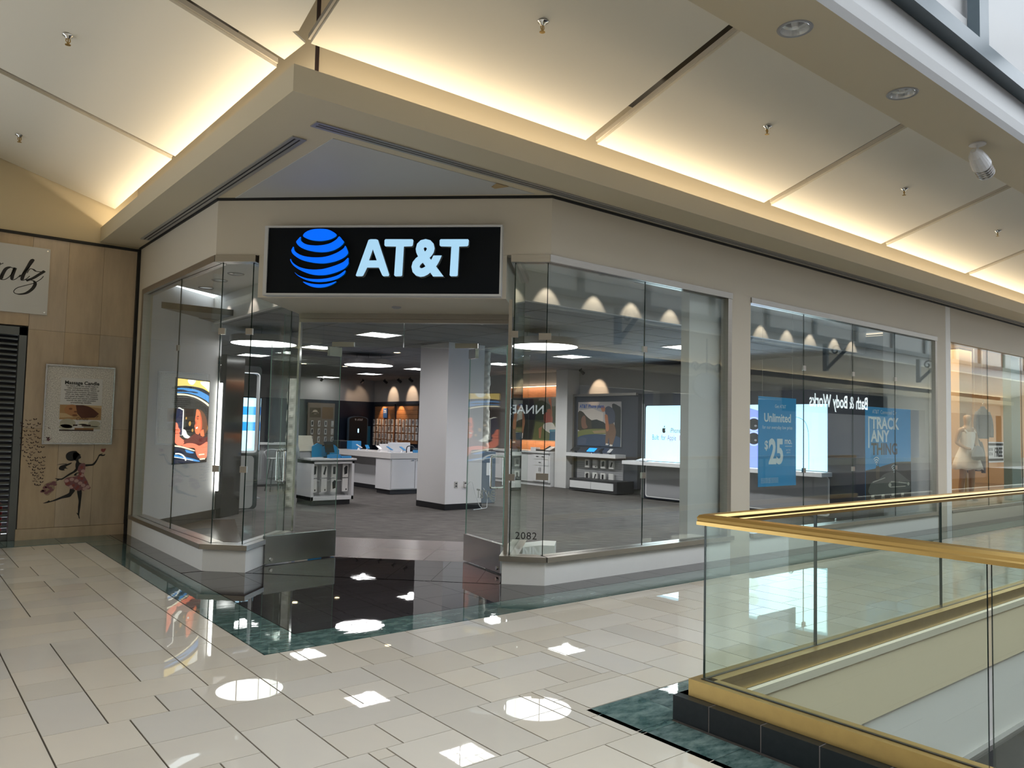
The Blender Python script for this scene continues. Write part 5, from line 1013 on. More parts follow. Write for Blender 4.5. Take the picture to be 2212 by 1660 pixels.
# ceiling track spots near the far walls
def trk():
    t = thing('ceiling_spot', '', 'light', (0, 0, 0), 0, 'black spotlights near the far wall')
    MB().tube([(0, 0, 0), (0, 0, -.06)], .012, 6).build('stem', BLACKP, t); MB().tube([(0, -.05, -.05), (0, .08, -.13)], [.035, .045], 10).build('head', BLACKP, t); return t
tk0 = trk()
for i, (x, y, l) in enumerate([(12.45, 23.3, 'black ceiling spot above the arched totem'), (12.9, 22.6, 'black ceiling spot in the far corner'), (12.9, 21.7, 'black ceiling spot over the wood panels'), (12.9, 21.0, 'black ceiling spot beside the column top'), (11.0, 23.3, 'black ceiling spot over the far left pegboard'), (13.5, 13.9, 'black ceiling spot above the golf poster')]):
    o = tk0 if i == 0 else copy_tree(tk0)
    o.location = (x, y, ZC); o['label'] = l; o.rotation_euler = (0, 0, 0 if i in (0, 4) else RX)
for x, y, tx, ty, p in ((12.45, 23.2, 12.6, 24, 14), (12.7, 22.7, 13.3, 22.7, 34), (12.7, 21.5, 13.3, 21.5, 34), (13.45, 13.8, 14.0, 13.8, 34)):
    spot('wall_spot', (x, y, ZC-.1), (tx, ty, 2.45), p, (1.0, 0.70, 0.46), 55, 0.5)

# ---------------------------------------------------------------- desk niche
nc = thing('desk_cabinet', 'white drawer cabinet in the wood-backed desk niche', 'cabinet', (0, 0, 0), RX)
NX = 13.45
MB().box(-17.3, -14.97, NX+.02, 14.02, .10, .86).build('body', WHITEL, nc); MB().box(-17.3, -14.97, NX+.06, 14.02, 0, .10).build('plinth', WHITEL, nc)
for i in range(2):
    x1 = -15.02-.78*i*1.5
    for k, (z0, z1) in enumerate(((.70, .845), (.54, .69))):
        d_ = MB().box(x1-.62, x1, NX, NX+.02, z0, z1).build('drawer', WHITEL, nc, bevel=.002)
        for hx in ((x1-.42, x1-.2) if k == 0 else (x1-.31,)): MB().box(hx-.045, hx+.045, NX-.018, NX, (z0+z1)/2-.006, (z0+z1)/2+.006).build('handle', CHROME, d_)
    for j in range(2):
        d_ = MB().box(x1-.62+.312*j, x1-.62+.312*j+.306, NX, NX+.02, .12, .53).build('door', WHITEL, nc, bevel=.002)
        hx = x1-.62+(.28 if j == 0 else .34); MB().box(hx-.006, hx+.006, NX-.018, NX, .38, .48).build('handle', CHROME, d_)
rebase(nc)
blkz = tag(MB().box(-1.17, 1.17, -.32, .28, 0, .05).build('worktop', WHITEL, None, loc=(NX+.28, 16.135, .86), rz=RX), 'white desk top of the wood-backed niche', 'worktop')
bw = thing('wood_backing', 'warm lit wood boards round the niche poster', 'panel', (0, 0, 0), RX)
for i in range(6): MB().box(-17.3+.39*i, -17.3+.39*(i+1)-.006, 13.985, 14.018, 2.36, 2.66).build('board', WOOD, bw)
for i in range(6): MB().box(-17.3+.39*i, -17.3+.39*(i+1)-.006, 13.985, 14.018, .92, 1.17).build('board', WOOD, bw)
MB().box(-17.3, -14.95, 13.93, 13.98, 2.645, 2.66).build('light_strip', mat('warm_strip', (1.0, 0.72, 0.5), 0.4, emit=3.0), bw)
rebase(bw)
area('niche_lamp', (13.84, 16.1, 1.16), (0, math.radians(-25), 0), 0.04, 2.0, 5, (1.0, 0.6, 0.36))
area('niche_lamp', (13.82, 16.1, 2.62), (0, math.radians(-35), 0), 0.04, 2.0, 5, (1.0, 0.62, 0.42))
def wposter(name, label, x0, x1, y, z0, z1, th=.03):
    t = thing(name, label, 'poster', (0, 0, 0), RX)
    MB().box(x0, x1, y, y+th, z0, z1).build('board', PAPER, t)
    k = [0]
    def pic(n, c, *polys, em=0):
        k[0] += 1
        mname = 'wp_%s_%s' % (n, '%02x%02x%02x' % c)
        m = MATS.get(mname) or (emis(mname, c, em) if em else flatc(mname, c))
        patch(t, n, [[(x0+u*(x1-x0), z1-v*(z1-z0)) for u, v in clip(smooth_loop(p, 3) if len(p) > 5 else p, [(0, 0), (1, 0), (1, 1), (0, 1)])] for p in polys], m, y-.0004*k[0], .0003)
    return t, pic
fullr = [(0, 0), (1, 0), (1, 1), (0, 1)]
pp_, pic = wposter('pool_poster', 'dark summer poster with two people and a blue cooler in the desk niche', -17.3, -14.96, 13.95, 1.18, 2.33)
pic('ground', (52, 58, 50), fullr)
pic('sky', (88, 96, 96), [(.55, 0), (1, 0), (1, .5), (.75, .45), (.55, .55)])
pic('foliage', (44, 58, 42), [(.4, .2), (.6, .05), (.8, .2), (1, .15), (1, .55), (.7, .5), (.45, .6)])
pic('field', (86, 96, 60), [(.5, .55), (.75, .6), (1, .55), (1, 1), (.45, 1)])
pic('shadow', (20, 24, 30), [(0, 0), (.45, 0), (.5, .4), (.42, 1), (0, 1)])
pic('person_shirt', (150, 78, 62), [(.66, .36), (.74, .33), (.80, .45), (.78, .62), (.68, .62), (.65, .5)])
pic('person_skin', (140, 86, 60), [(.72, .04), (.755, .0), (.77, .05), (.78, .2), (.79, .42), (.75, .42), (.765, .22)], [(.70, .27), (.75, .25), (.77, .31), (.74, .36), (.70, .34)])
pic('person_shorts', (196, 196, 190), [(.66, .60), (.80, .58), (.86, .75), (.84, .86), (.70, .78), (.64, .7)])
pic('person_leg', (150, 104, 78), [(.20, .35), (.27, .33), (.31, .55), (.29, .75), (.27, .95), (.24, .95), (.22, .7), (.18, .55)], [(.56, .72), (.62, .66), (.60, .95), (.57, .95)])
pic('sock', (206, 206, 206), [(.22, .84), (.28, .84), (.27, .97), (.23, .97)])
pic('cooler', (28, 84, 118), [(.76, .78), (.98, .76), (.98, .99), (.75, .99)])
pic('cooler_lid', (70, 130, 150), [(.75, .74), (.99, .72), (.99, .78), (.75, .79)])
rebase(pp_)
ip_ = thing('promo_poster', 'grey poster with dark blue words seen left of the niche through the door', 'poster', (0, 0, 0), RX)
MB().box(-19.2, -17.45, 13.15, 13.18, 1.15, 2.33).build('board', mat('grey_poster', (0.30, 0.31, 0.33), 0.6), ip_)
NAVYINK = flatc('navy_ink', (26, 38, 74))
text(ip_, 'lettering', 'Introducing the\nAT&T Guarantee', .27, -18.35, 13.148, 2.02, NAVYINK, bold=.01, sx=.85, lines=.95)
for i in range(3): text(ip_, 'text_line', 'Connectivity you depend on, deals you want', .07, -18.35, 13.148, 1.56-.1*i, NAVYINK, sx=.8)
rebase(ip_)
dp = thing('desk_phone', 'black and white desk phone on the niche desk top', 'phone', (13.62, 15.15, .91), RX)
MB().prism_x([(-.10, 0), (.10, 0), (.10, .10), (-.10, .02)], -.11, .11).build('base', BLACKP, dp); MB().prism_x([(-.10, .025), (.10, .105), (.10, .125), (-.10, .04)], -.06, .11).build('keypad', PAPER, dp); MB().tube([(-.085, -.09, .05), (-.085, .09, .13)], .02, 8).build('handset', BLACKP, dp)
blk('card_reader', 13.55, 13.70, 15.62, 15.85, .91, 1.00, WHITEL, 'small white machine left of the desk phone', 'machine', bev=.01); blk('black_tray', 13.52, 13.68, 15.42, 15.60, .91, .95, BLACKP, 'low black tray between the white machine and the desk phone', 'tray')
# ---------------------------------------------------------------- golf display
gf = thing('poster_display', 'wall display unit with shelf and slat panel under the golf poster', 'display', (0, 0, 0), RX)
MB().box(-14.48, -12.35, 13.88, 14.02, 0.12, 2.38).build('back_panel', mat('dark_panel', (0.05, 0.055, 0.07), 0.3), gf)
MB().box(-14.50, -14.44, 13.80, 13.90, .14, 2.40).box(-14.44, -12.35, 13.80, 13.88, 2.34, 2.40).build('frame', STEEL, gf)
MB().box(-14.44, -12.72, 13.52, 13.88, .83, .92).build('shelf', WHITEL, gf)
for i in range(11): MB().box(-14.36, -12.78, 13.855, 13.88, .24+.054*i, .24+.054*i+.05).build('slat', GREYL, gf)
MB().box(-14.05, -12.45, 13.30, 13.88, .02, .30).build('plinth', DARKBASE, gf)
MB().box(-14.02, -13.30, 13.285, 13.30, .08, .25).build('drawer', WHITEL, gf); MB().box(-13.285, -12.56, 13.285, 13.30, .08, .25).build('drawer', WHITEL, gf)
rebase(gf)
gp, pic = wposter('golf_poster', 'large poster of a golfer bending to putt above the shelf', -14.34, -12.86, 13.84, 1.10, 2.20)
pic('sky', (176, 170, 168), fullr); pic('glow', (206, 196, 186), [(0, .2), (.35, .15), (.6, .25), (.6, .5), (0, .45)])
pic('trees', (58, 52, 34), [(0, .24), (.1, .22), (.2, .32), (.3, .40), (.45, .48), (.55, .45), (.66, .5), (.66, .66), (.3, .66), (0, .64)])
pic('dark_trees', (30, 34, 28), [(.32, .42), (.45, .40), (.62, .46), (.66, .6), (.34, .6)], [(.80, .06), (.95, .1), (1, .2), (1, .8), (.88, .8), (.86, .4)])
pic('green', (108, 112, 58), [(0, .68), (.3, .62), (.7, .62), (.7, .72), (.3, .74), (0, .82)])
pic('path', (150, 128, 92), [(.35, .66), (.68, .63), (.68, .70), (.4, .72)])
pic('lake', (54, 70, 92), [(0, .82), (.3, .74), (.7, .74), (1, .80), (1, 1), (0, 1)])
pic('cart', (70, 80, 100), [(.0, .86), (.12, .80), (.22, .84), (.2, .96), (0, 1)])
pic('child', (120, 84, 62), [(.10, .35), (.16, .31), (.19, .38), (.2, .5), (.24, .58), (.16, .62), (.1, .58), (.08, .45)])
pic('trousers', (116, 88, 66), [(.66, .48), (.80, .44), (.86, .52), (.90, .68), (.86, .86), (.82, .96), (.76, .96), (.74, .80), (.71, .96), (.66, .93), (.67, .7)])
pic('shirt', (66, 72, 88), [(.64, .16), (.72, .10), (.82, .16), (.87, .28), (.86, .46), (.72, .50), (.66, .42), (.66, .3)])
pic('arm', (176, 112, 76), [(.64, .30), (.70, .30), (.72, .42), (.74, .62), (.68, .66), (.66, .5)])
pic('head', (186, 120, 84), [(.55, .14), (.58, .10), (.63, .11), (.65, .17), (.63, .22), (.58, .22)])
pic('shoe', (214, 210, 200), [(.68, .93), (.74, .94), (.73, .97), (.67, .97)], [(.77, .95), (.83, .96), (.82, .99), (.76, .99)])
text(gp, 'lettering', 'AT&T Phone plans', .125, -14.28, 13.832, 2.05, flatc('plan_blue', (40, 88, 168)), align='LEFT', bold=.02, sx=.9)
rebase(gp)
pm2 = [pack_mesh(.15, .20, .05, s) for s in range(4)]
for r in range(2):
    for c in range(4):
        o = obj('phone_case_pack', pm2[(c+r*2+2) % 4], None, loc=(13.82, 13.92-.275*c, .76-.315*r), rz=RX); tag(o, 'pack on the slat panel under the golf poster, %s row, %s from the left' % (['upper', 'lower'][r], cols[c]), 'pack', 'packs under the golf poster')
for i, (y, m, l) in enumerate([(13.62, SB2, 'demo phone with a blue screen on the golf poster shelf'), (14.2, BLACKP, 'black tablet at the left end of the golf poster shelf'), (13.3, BLACKP, 'black earphones stand on the golf poster shelf'), (13.0, WHITEL, 'white watch stand at the right of the golf poster shelf')]):
    t = thing('demo_device', l, 'device', (13.64, y, .92), RX, 'devices on the golf poster shelf')
    MB().lathe([(0, 0), (.04, 0), (.03, .02), (.012, .06), (0, .06)], 12).build('stand', BLACKP, t); w = .13 if i < 2 else .05
    MB().add([(-w, -.06, .04), (w, -.06, .04), (w, .05, .12), (-w, .05, .12), (-w, -.065, .05), (w, -.065, .05), (w, .045, .13), (-w, .045, .13)], [(3,2,1,0),(4,5,6,7),(0,1,5,4),(1,2,6,5),(2,3,7,6),(3,0,4,7)]).build('device', m, t)
# ---------------------------------------------------------------- lit phone display wall
pw = thing('phone_display_wall', 'long lit display wall with light blue screens behind the right windows', 'display', (0, 0, 0), RX)
MB().box(-11.62, -6.50, 13.215, 14.02, .02, 2.33).build('carcass', NAVY, pw)
MB().box(-11.62, -11.545, 13.19, 13.6, .02, 2.10).build('side_panel', mat('brushed_grey_panel', (0.35, 0.35, 0.36), 0.25, 0.6), pw)
MB().box(-11.62, -11.58, 13.20, 13.25, .55, 1.36).build('edge_light', LED, pw)
SCA = emis('screen_ice', (172, 222, 246), 1.0); SCB = emis('screen_violet', (112, 130, 238), 1.0); SCP = emis('screen_lavender', (150, 168, 246), 1.0)
def wsc(name, m, polys, y): return patch(pw, name, polys, m, y, .0008)
wsc('screen', SCA, [rrect(-11.52, -9.47, .845, 2.06, .05)], 13.209); wsc('screen', SCA, [rect(-9.455, -8.44, .845, 2.06)], 13.209); wsc('screen', SCA, [rect(-8.43, -7.245, .845, 2.06)], 13.209)
wsc('phone_picture', SCB, [smooth_loop([(-9.40, .845), (-9.40, 1.5), (-9.30, 1.88), (-9.0, 2.0), (-8.75, 1.97), (-8.50, 1.88), (-8.45, 1.7), (-8.45, .86)], 3)], 13.207)
wsc('phone_edge', SCP, [rect(-8.62, -8.45, .845, 1.3)], 13.206)
DK = mat('lens_black', (0.02, 0.022, 0.03), 0.2)
for z in (1.68, 1.40):
    wsc('lens_rim', SCP, [ell(-8.76, z, .17, .145, 24)], 13.2055); wsc('lens', DK, [ell(-8.76, z, .135, .115, 24)], 13.2045); wsc('lens_glint', GREYL, [ell(-8.72, z-.03, .03, .02, 10)], 13.2035)
wsc('phone_outline', emis('outline_teal', (110, 160, 180), .8), [[(p[0], p[1]) for p in smooth_loop([(-8.40, 1.93), (-8.0, 1.86), (-7.72, 1.78), (-7.62, 1.60), (-7.60, 1.3), (-7.60, .86)], 5, False)] + [(p[0]-.012, p[1]-.010) for p in smooth_loop([(-8.40, 1.93), (-8.0, 1.86), (-7.72, 1.78), (-7.62, 1.60), (-7.60, 1.3), (-7.60, .86)], 5, False)][::-1]], 13.207)
text(pw, 'lettering', 'iPhone 16', .150, -10.62, 13.207, 1.475, GREYINK, sx=.70)
ap = smooth_loop([(0, -.055), (-.03, -.05), (-.048, -.015), (-.045, .02), (-.025, .038), (0, .03), (.025, .038), (.042, .022), (.03, .0), (.045, -.025), (.028, -.052)], 3)
wsc('fruit_mark', INK, [[(-11.00+x*.95, 1.53+z*1.15) for x, z in ap], [(-11.00+x*.95, 1.53+z*1.15) for x, z in smooth_loop([(.0, .045), (.005, .07), (.028, .085), (.024, .06)], 3)]], 13.2065)
for w, xm, c in (('Built ', -11.33, (40, 130, 190)), ('for ', -11.075, (70, 110, 190)), ('Apple ', -10.905, (150, 80, 170)), ('Intelligence', -10.58, (226, 84, 130))):
    text(pw, 'lettering', w, .160, xm, 13.207, 1.315, flatc('ink_%d%d%d' % c, c), align='LEFT', sx=.64)
MB().box(-11.90, -7.16, 12.86, 13.24, .755, .835).build('counter_shelf', WHITEL, pw, bevel=.004)
MB().prism_y(rrect(-11.50, -7.2, .05, .75, .06), 13.196, 13.206).build('panel_rim', WHITEL, pw); MB().prism_y(rrect(-11.47, -7.23, .08, .75, .05), 13.19, 13.197).build('lower_panel', GREYL, pw)
rebase(pw)
for i, (y, m, l) in enumerate([(11.4, WHITEL, 'white tablet lying at the left end of the lit display shelf'), (10.1, emis('screen_plum', (70, 60, 120), .6), 'purple tablet propped on the lit display shelf'), (8.1, CHROME, 'left of two watches on the shelf behind the blue window poster'), (7.85, CHROME, 'right of two watches on the shelf behind the blue window poster')]):
    t = thing('demo_device', l, 'device', (13.02, y, .835), RX, 'devices on the lit display shelf')
    if i < 2: MB().add([(-.14, -.10, .01), (.14, -.10, .01), (.14, .08, .05+.14*i), (-.14, .08, .05+.14*i), (-.14, -.11, .02), (.14, -.11, .02), (.14, .07, .06+.14*i), (-.14, .07, .06+.14*i)], [(3,2,1,0),(4,5,6,7),(0,1,5,4),(1,2,6,5),(2,3,7,6),(3,0,4,7)]).build('tablet', m, t); MB().box(-.08, .08, -.06, .06, 0, .014).build('foot', BLACKP, t)
    else: MB().tube([(.045*math.cos(2*PI*k/12), 0, .14+.055*math.sin(2*PI*k/12)) for k in range(13)], .012, 6).build('strap', m, t); MB().tube([(0, 0, 0), (.01, 0, .085)], [.03, .02], 8).build('stand', WHITEL, t)
for y0, y1, z in ((9.47, 11.52, 1.45), (7.25, 9.46, 1.45)):
    area('screen_glow', (13.18, (y0+y1)/2, z), (0, PI/2, 0), 1.1, y1-y0, 16, (0.78, 0.93, 1.0))
# ---------------------------------------------------------------- hanging window posters
hb = thing('window_poster', 'blue hanging window poster reading Unlimited and $25 a month', 'poster')
WB = flatc('poster_blue', (0, 138, 200)); WBW = flatc('poster_ink', (205, 220, 228))
MB().box(8.76, 9.65, 5.745, 5.750, .815, 1.985).build('sheet', WB, hb)
for xx in (8.85, 9.56): MB().tube([(xx, 5.747, 1.985), (xx, 5.747, 3.39)], .0015, 4).build('wire', CHROME, hb)
def pt(s, size, x, z, **k): text(hb, 'lettering', s, size, x, 5.7440, z, WBW, **k)
pt('Get AT&T', .062, 9.27, 1.845, align='CENTER'); pt('Unlimited', .155, 9.205, 1.66, bold=.025, fit=None, sx=1.05)
pt('for our everyday low price', .065, 9.205, 1.565, sx=1.0)
pt('$', .16, 8.94, 1.30, bold=.02); pt('25', .44, 9.17, 1.12, bold=.04, sx=.78); pt('mo.', .12, 9.46, 1.37, bold=.02); pt('per line\nwith 4', .035, 9.46, 1.28)
patch(hb, 'rule', [rect(9.38, 9.55, 1.335, 1.343)], WBW, 5.7445); 
for i in range(4): pt('Terms and conditions apply to each line of service', .022, 9.02, .915-.018*i, sx=.9)
rebase(hb)
tk = thing('window_poster', 'tall blue and black window poster reading TRACK ANY THING with a truck', 'poster')
tx0, tx1, tz0, tz1 = 11.58, 13.10, .46, 1.95
MB().box(tx0, tx1, 5.745, 5.750, tz0, tz1).build('sheet', WB, tk)
patch(tk, 'dark_base', [[(tx0, tz0), (tx1, tz0), (tx1, 1.10), (12.6, 1.10), (12.2, 1.05), (11.85, 1.0), (tx0, .98)]], flatc('poster_black', (18, 18, 20)), 5.7445)
def tt_(s, size, x, z, m=WBW, **k): text(tk, 'lettering', s, size, x, 5.7432, z, m, **k)
tt_('AT&T  Connected Car', .085, 11.80, 1.85, align='LEFT')
tt_('TRACK', .25, 11.76, 1.62, align='LEFT', bold=.03, sx=1.12); tt_('ANY', .25, 11.76, 1.42, align='LEFT', bold=.03, sx=1.12); tt_('THING', .25, 11.76, 1.22, flatc('poster_darkink', (16, 24, 34)), align='LEFT', bold=.03, sx=1.12)
MB().box(11.665, 11.70, 5.742, 5.744, 1.32, 1.80).box(11.70, 11.76, 5.742, 5.744, 1.77, 1.80).build('bracket_mark', WBW, tk)
for cx_, cz_ in ((11.92, 1.06), (12.50, .93)):
    patch(tk, 'signal_mark', [ring(cx_, cz_, r, r+.014, 45, 135, 10) for r in (.04, .075, .11)] + [ell(cx_, cz_+.012, .012, .012, 8)], WBW, 5.7425)
TRK = flatc('truck_dark', (84, 86, 84)); TRL = flatc('truck_light', (190, 188, 178))
patch(tk, 'truck', [smooth_loop([(11.70, .62), (11.72, .76), (11.85, .82), (12.0, .84), (12.2, .92), (12.55, .95), (12.75, .90), (12.95, .82), (13.06, .78), (13.07, .64), (12.9, .60), (12.3, .58)], 3)], TRK, 5.7436)
patch(tk, 'truck_trim', [rect(12.35, 12.7, .775, .785), rect(12.35, 12.9, .70, .712), ell(12.36, .74, .05, .03), ell(13.0, .74, .04, .028), [(12.4, .80), (12.95, .76), (12.95, .745), (12.4, .785)], [(11.8, .80), (12.2, .86), (12.2, .85), (11.8, .79)]], TRL, 5.7428)
patch(tk, 'suitcase', [rrect(11.90, 12.02, .84, 1.04, .03), rect(11.925, 11.935, 1.04, 1.1), rect(11.985, 11.995, 1.04, 1.1)], flatc('case_brown', (70, 62, 48)), 5.7426)
for i, l in enumerate(['Luggage\ntracking', 'Vehicle\nhotspot', 'Equipment\nlocator', 'Fleet\nmap']):
    cx_ = 11.80+.33*i; patch(tk, 'icon', [rrect(cx_-.05, cx_+.05, .565, .60, .01)], TRL, 5.7424); tt_(l, .042, cx_, .535, TRL)
rebase(tk)
struct(MB().box(13.755, 13.77, 5.73, 6.5, 0, 3.4).build('wall_return', STOREWHITE), 'pale end wall right of the last shop window')
# ================================================================ DRESS SHOP ON THE RIGHT
WARMW = mat('warm_shop_wall', (0.62, 0.47, 0.32), 0.6)
struct(MB().box(14.35, 24, 9.2, 9.3, 0, 3.4).box(14.32, 14.40, 5.74, 9.3, 0, 3.4).box(23.9, 24, 5.74, 9.3, 0, 3.4).box(14.32, 24, 5.74, 9.3, 3.38, 3.46)
       .box(17.30, 17.95, 6.6, 9.2, 0, 3.38).build('wall_dress_shop', WARMW), 'warm tan inner walls of the dress shop')
struct(MB().box(14.32, 24, 5.72, 9.3, -0.2, 0.27).build('floor_dress_shop', mat('tan_floor', (0.30, 0.23, 0.17), 0.3)), 'tan display floor of the dress shop')
w7 = sempty('window_7', 'dress shop window at the right edge')
for a, b in ((14.335, 16.05), (16.05, 17.80), (17.80, 19.20), (19.45, 22)): pane(w7, (a, 5.635), (b, 5.635), .25, 3.17)
MB().box(14.332, 22, 5.59, 5.68, .22, .262).build('sill_cap', STEEL, w7)
struct(MB().box(17.75, 18.25, 5.80, 5.95, .27, 3.38).build('trim_7', mat('sage_glass_fin', (0.22, 0.30, 0.28), 0.3)), 'sage green upright inside the dress shop window')
area('dress_shop_lamp', (17.5, 7.3, 3.35), (0, 0, 0), 5.5, 2.0, 120, (1.0, 0.78, 0.54))
area('dress_shop_lamp', (21, 7.3, 3.35), (0, 0, 0), 2.0, 2.0, 50, (1.0, 0.80, 0.60))
SKIN = mat('mannequin_tan', (0.40, 0.27, 0.18), 0.4); DRESSW = mat('white_cotton', (0.78, 0.76, 0.73), 0.7, nscale=25, nmix=.25, ncol=(.66, .64, .61))
def skin(name, verts, edges, m, parent, loc, rz=0, levels=2):
    me = bpy.data.meshes.new(name); me.from_pydata([v[:3] for v in verts], edges, []); me.materials.append(m)
    o = obj(name, me, parent, loc=loc, rz=rz)
    sk = o.modifiers.new('skin', 'SKIN'); sk.use_smooth_shade = True
    sv = me.skin_vertices[0].data if me.skin_vertices else None
    if sv is None:
        lay2 = bmesh.new(); lay2.from_mesh(me); lay2.verts.layers.skin.verify(); lay2.to_mesh(me); lay2.free(); sv = me.skin_vertices[0].data
    for i, v in enumerate(verts):
        r = v[3] if isinstance(v[3], tuple) else (v[3], v[3]); sv[i].radius = r; sv[i].use_root = (i == 0)
    ss = o.modifiers.new('subsurf', 'SUBSURF'); ss.levels = levels; ss.render_levels = levels
    return o
mn = thing('mannequin', 'bald tan mannequin wearing a short white dress in the right shop window', 'mannequin', (16.72, 6.25, 0.27), math.radians(-25))
V = [(0, 0, .93, (.15, .10)), (0, 0, 1.08, (.115, .085)), (0, 0, 1.28, (.15, .10)), (0, 0, 1.40, (.13, .075)), (0, .01, 1.47, .048), (0, 0, 1.53, .05), (0, -.015, 1.62, (.078, .095)), (0, -.01, 1.70, (.06, .07)),
     (.18, 0, 1.39, .05), (.25, .02, 1.14, .038), (.20, -.14, .93, .03), (.15, -.20, .86, .028), (-.18, 0, 1.39, .05), (-.26, .0, 1.14, .038), (-.14, -.13, 1.03, .03), (-.06, -.17, 1.02, .026),
     (.085, 0, .86, .085), (.10, -.01, .48, .058), (.11, .01, .28, .052), (.11, .02, .08, .034), (.115, -.06, .03, .036), (.12, -.13, .02, .026),
     (-.085, 0, .86, .085), (-.09, .02, .48, .058), (-.10, .05, .28, .052), (-.10, .06, .08, .034), (-.10, -.02, .03, .036), (-.10, -.09, .02, .026)]
Eg = [(0, 1), (1, 2), (2, 3), (3, 4), (4, 5), (5, 6), (6, 7), (3, 8), (8, 9), (9, 10), (10, 11), (3, 12), (12, 13), (13, 14), (14, 15), (0, 16), (16, 17), (17, 18), (18, 19), (19, 20), (20, 21), (0, 22), (22, 23), (23, 24), (24, 25), (25, 26), (26, 27)]
skin('body', V, Eg, SKIN, mn, (0, 0, 0))
b = MB(); prof = [(.165, 1.36), (.170, 1.28), (.150, 1.16), (.135, 1.08), (.17, 1.0), (.225, .88), (.275, .74), (.315, .62), (.30, .62), (.26, .74)]
n = 40; vs = []; fs = []
for r, z in prof:
    for k in range(n):
        a = 2*PI*k/n; rip = 1+.05*math.sin(k*PI/2.5)*max(0, (1.05-z)*2.2); vs.append((r*rip*math.cos(a), .72*r*rip*math.sin(a), z-.012*math.sin(k*PI/2.5)*(z < .65)))
for i in range(len(prof)-1):
    for k in range(n): fs.append((i*n+k, (i+1)*n+k, (i+1)*n+(k+1) % n, i*n+(k+1) % n))
b.add(vs, fs).build('dress', DRESSW, mn, smooth=True)
for s in (-1, 1): MB().tube([(s*.10, -.105, 1.34), (s*.115, -.03, 1.43), (s*.10, .075, 1.36)], .022, 8).build('strap', DRESSW, mn, smooth=True)
MB().lathe([(.16, 0), (.16, .012), (0, .016)], 24).build('base_plate', CHROME, mn)
MB().tube([(.05, .10, 0), (.05, .06, .9)], .010, 8).build('rod', BRASSRAIL, mn)
hat = tag(MB().lathe([(0.0, .0), (.17, .02), (.20, .12), (.12, .26), (0, .30)], 20, (0, 0, 0), 1, .5).build('shoulder_bag', mat('slate_fabric', (0.05, 0.06, 0.09), .7), None, smooth=True, loc=(16.62, 6.02, 1.07)), 'dark slate bag held at the mannequin dress', 'bag')
DEN = mat('grey_denim', (0.11, 0.12, 0.15), .8, nscale=40, nmix=.4, ncol=(.16, .17, .20)); NAVJ = mat('dark_navy_cloth', (0.03, 0.035, 0.055), .8)
def jacket(name, label, loc, m, h, cat='jacket', sl=.5):
    t = thing(name, label, cat, loc, math.radians(-40))
    b = MB(); n = 24; vs = []; fs = []
    prof = [(.12, .0), (.13, h*.3), (.125, h*.6), (.13, h*.8), (.10, h*.92), (.05, h), (.04, h+.03)]
    for r, z in prof:
        for k in range(n):
            a = 2*PI*k/n; vs.append((r*math.cos(a), .45*r*math.sin(a)*(1+.08*math.sin(3*k)), z))
    for i in range(len(prof)-1):
        for k in range(n): fs.append((i*n+k, i*n+(k+1) % n, (i+1)*n+(k+1) % n, (i+1)*n+k))
    b.add(vs, fs).build('body', m, t, smooth=True)
    for s in (-1, 1): MB().tube(smooth_loop([(s*.09, 0, h*.86), (s*.14, -.01, h*.6), (s*.15, -.03, h*.3), (s*.14, -.05, h*.86-sl)], 3, False), [.05, .05, .048, .047, .046, .045, .044, .042, .04, .04], 10).build('sleeve', m, t, smooth=True)
    MB().tube(smooth_loop([(0, 0, h), (0, 0, h+.08), (.03, 0, h+.12), (.0, 0, h+.15)], 4, False), .005, 6).build('hook', CHROME, t)
    return t
j1 = jacket('hanging_jacket', 'grey denim jacket hanging beside the white dress mannequin', (17.25, 6.15, 1.50), DEN, .62)
MB().tube([(0, 0, .77), (0, 0, 1.87)], .003, 5).build('wire', CHROME, j1)
j2 = jacket('hanging_coat', 'dark navy coat hanging lower than the denim jacket', (17.30, 6.32, .84), NAVJ, .68, 'coat', .62)
MB().tube([(0, 0, .8), (0, 0, 2.53)], .003, 5).build('wire', CHROME, j2)
fs_ = thing('offer_sign', 'white window sign with black bars reading FREE', 'sign')
MB().box(16.05, 16.83, 5.640, 5.645, 1.055, 1.445).build('sheet', PAPER, fs_)
MB().box(16.07, 16.81, 5.638, 5.640, 1.375, 1.42).box(16.07, 16.81, 5.638, 5.640, 1.085, 1.13).build('bar', INK, fs_)
text(fs_, 'lettering', 'FREE', .245, 16.56, 5.637, 1.165, INK, bold=.03, sx=.78); text(fs_, 'lettering', 'BUY ONE\nGET ONE', .075, 16.185, 5.637, 1.275, INK, bold=.01, sx=.6, lines=1.1); rebase(fs_)
for z, s in ((1.385, 'MEMBER EXCLUSIVE'), (1.095, 'TOPS & BOTTOMS')): pass
pkb = thing('size_banner', 'pink hanging banner with white numbers 2 to 10 in the dress shop', 'banner')
PK = flatc('banner_pink', (170, 70, 110)); PK2 = flatc('banner_rose', (190, 60, 80))
MB().box(18.30, 18.82, 6.04, 6.06, .75, 2.95).build('cloth', PK, pkb)
patch(pkb, 'stripe', [rect(18.30, 18.82, 1.55, 1.75), rect(18.30, 18.82, .75, .95)], PK2, 6.039)
for i, s in enumerate(('2', '4', '5', '7', '8', '9', '10')): text(pkb, 'lettering', s, .22, 18.56, 6.037, 2.60-.27*i, PAPER)
for xx in (18.36, 18.76): MB().tube([(xx, 6.05, 2.95), (xx, 6.05, 3.38)], .003, 5).build('cord', CHROME, pkb)
rebase(pkb)
bg_ = thing('white_handbag', 'white handbag on a stand at the right edge of the dress shop window', 'bag', (18.62, 5.98, .70))
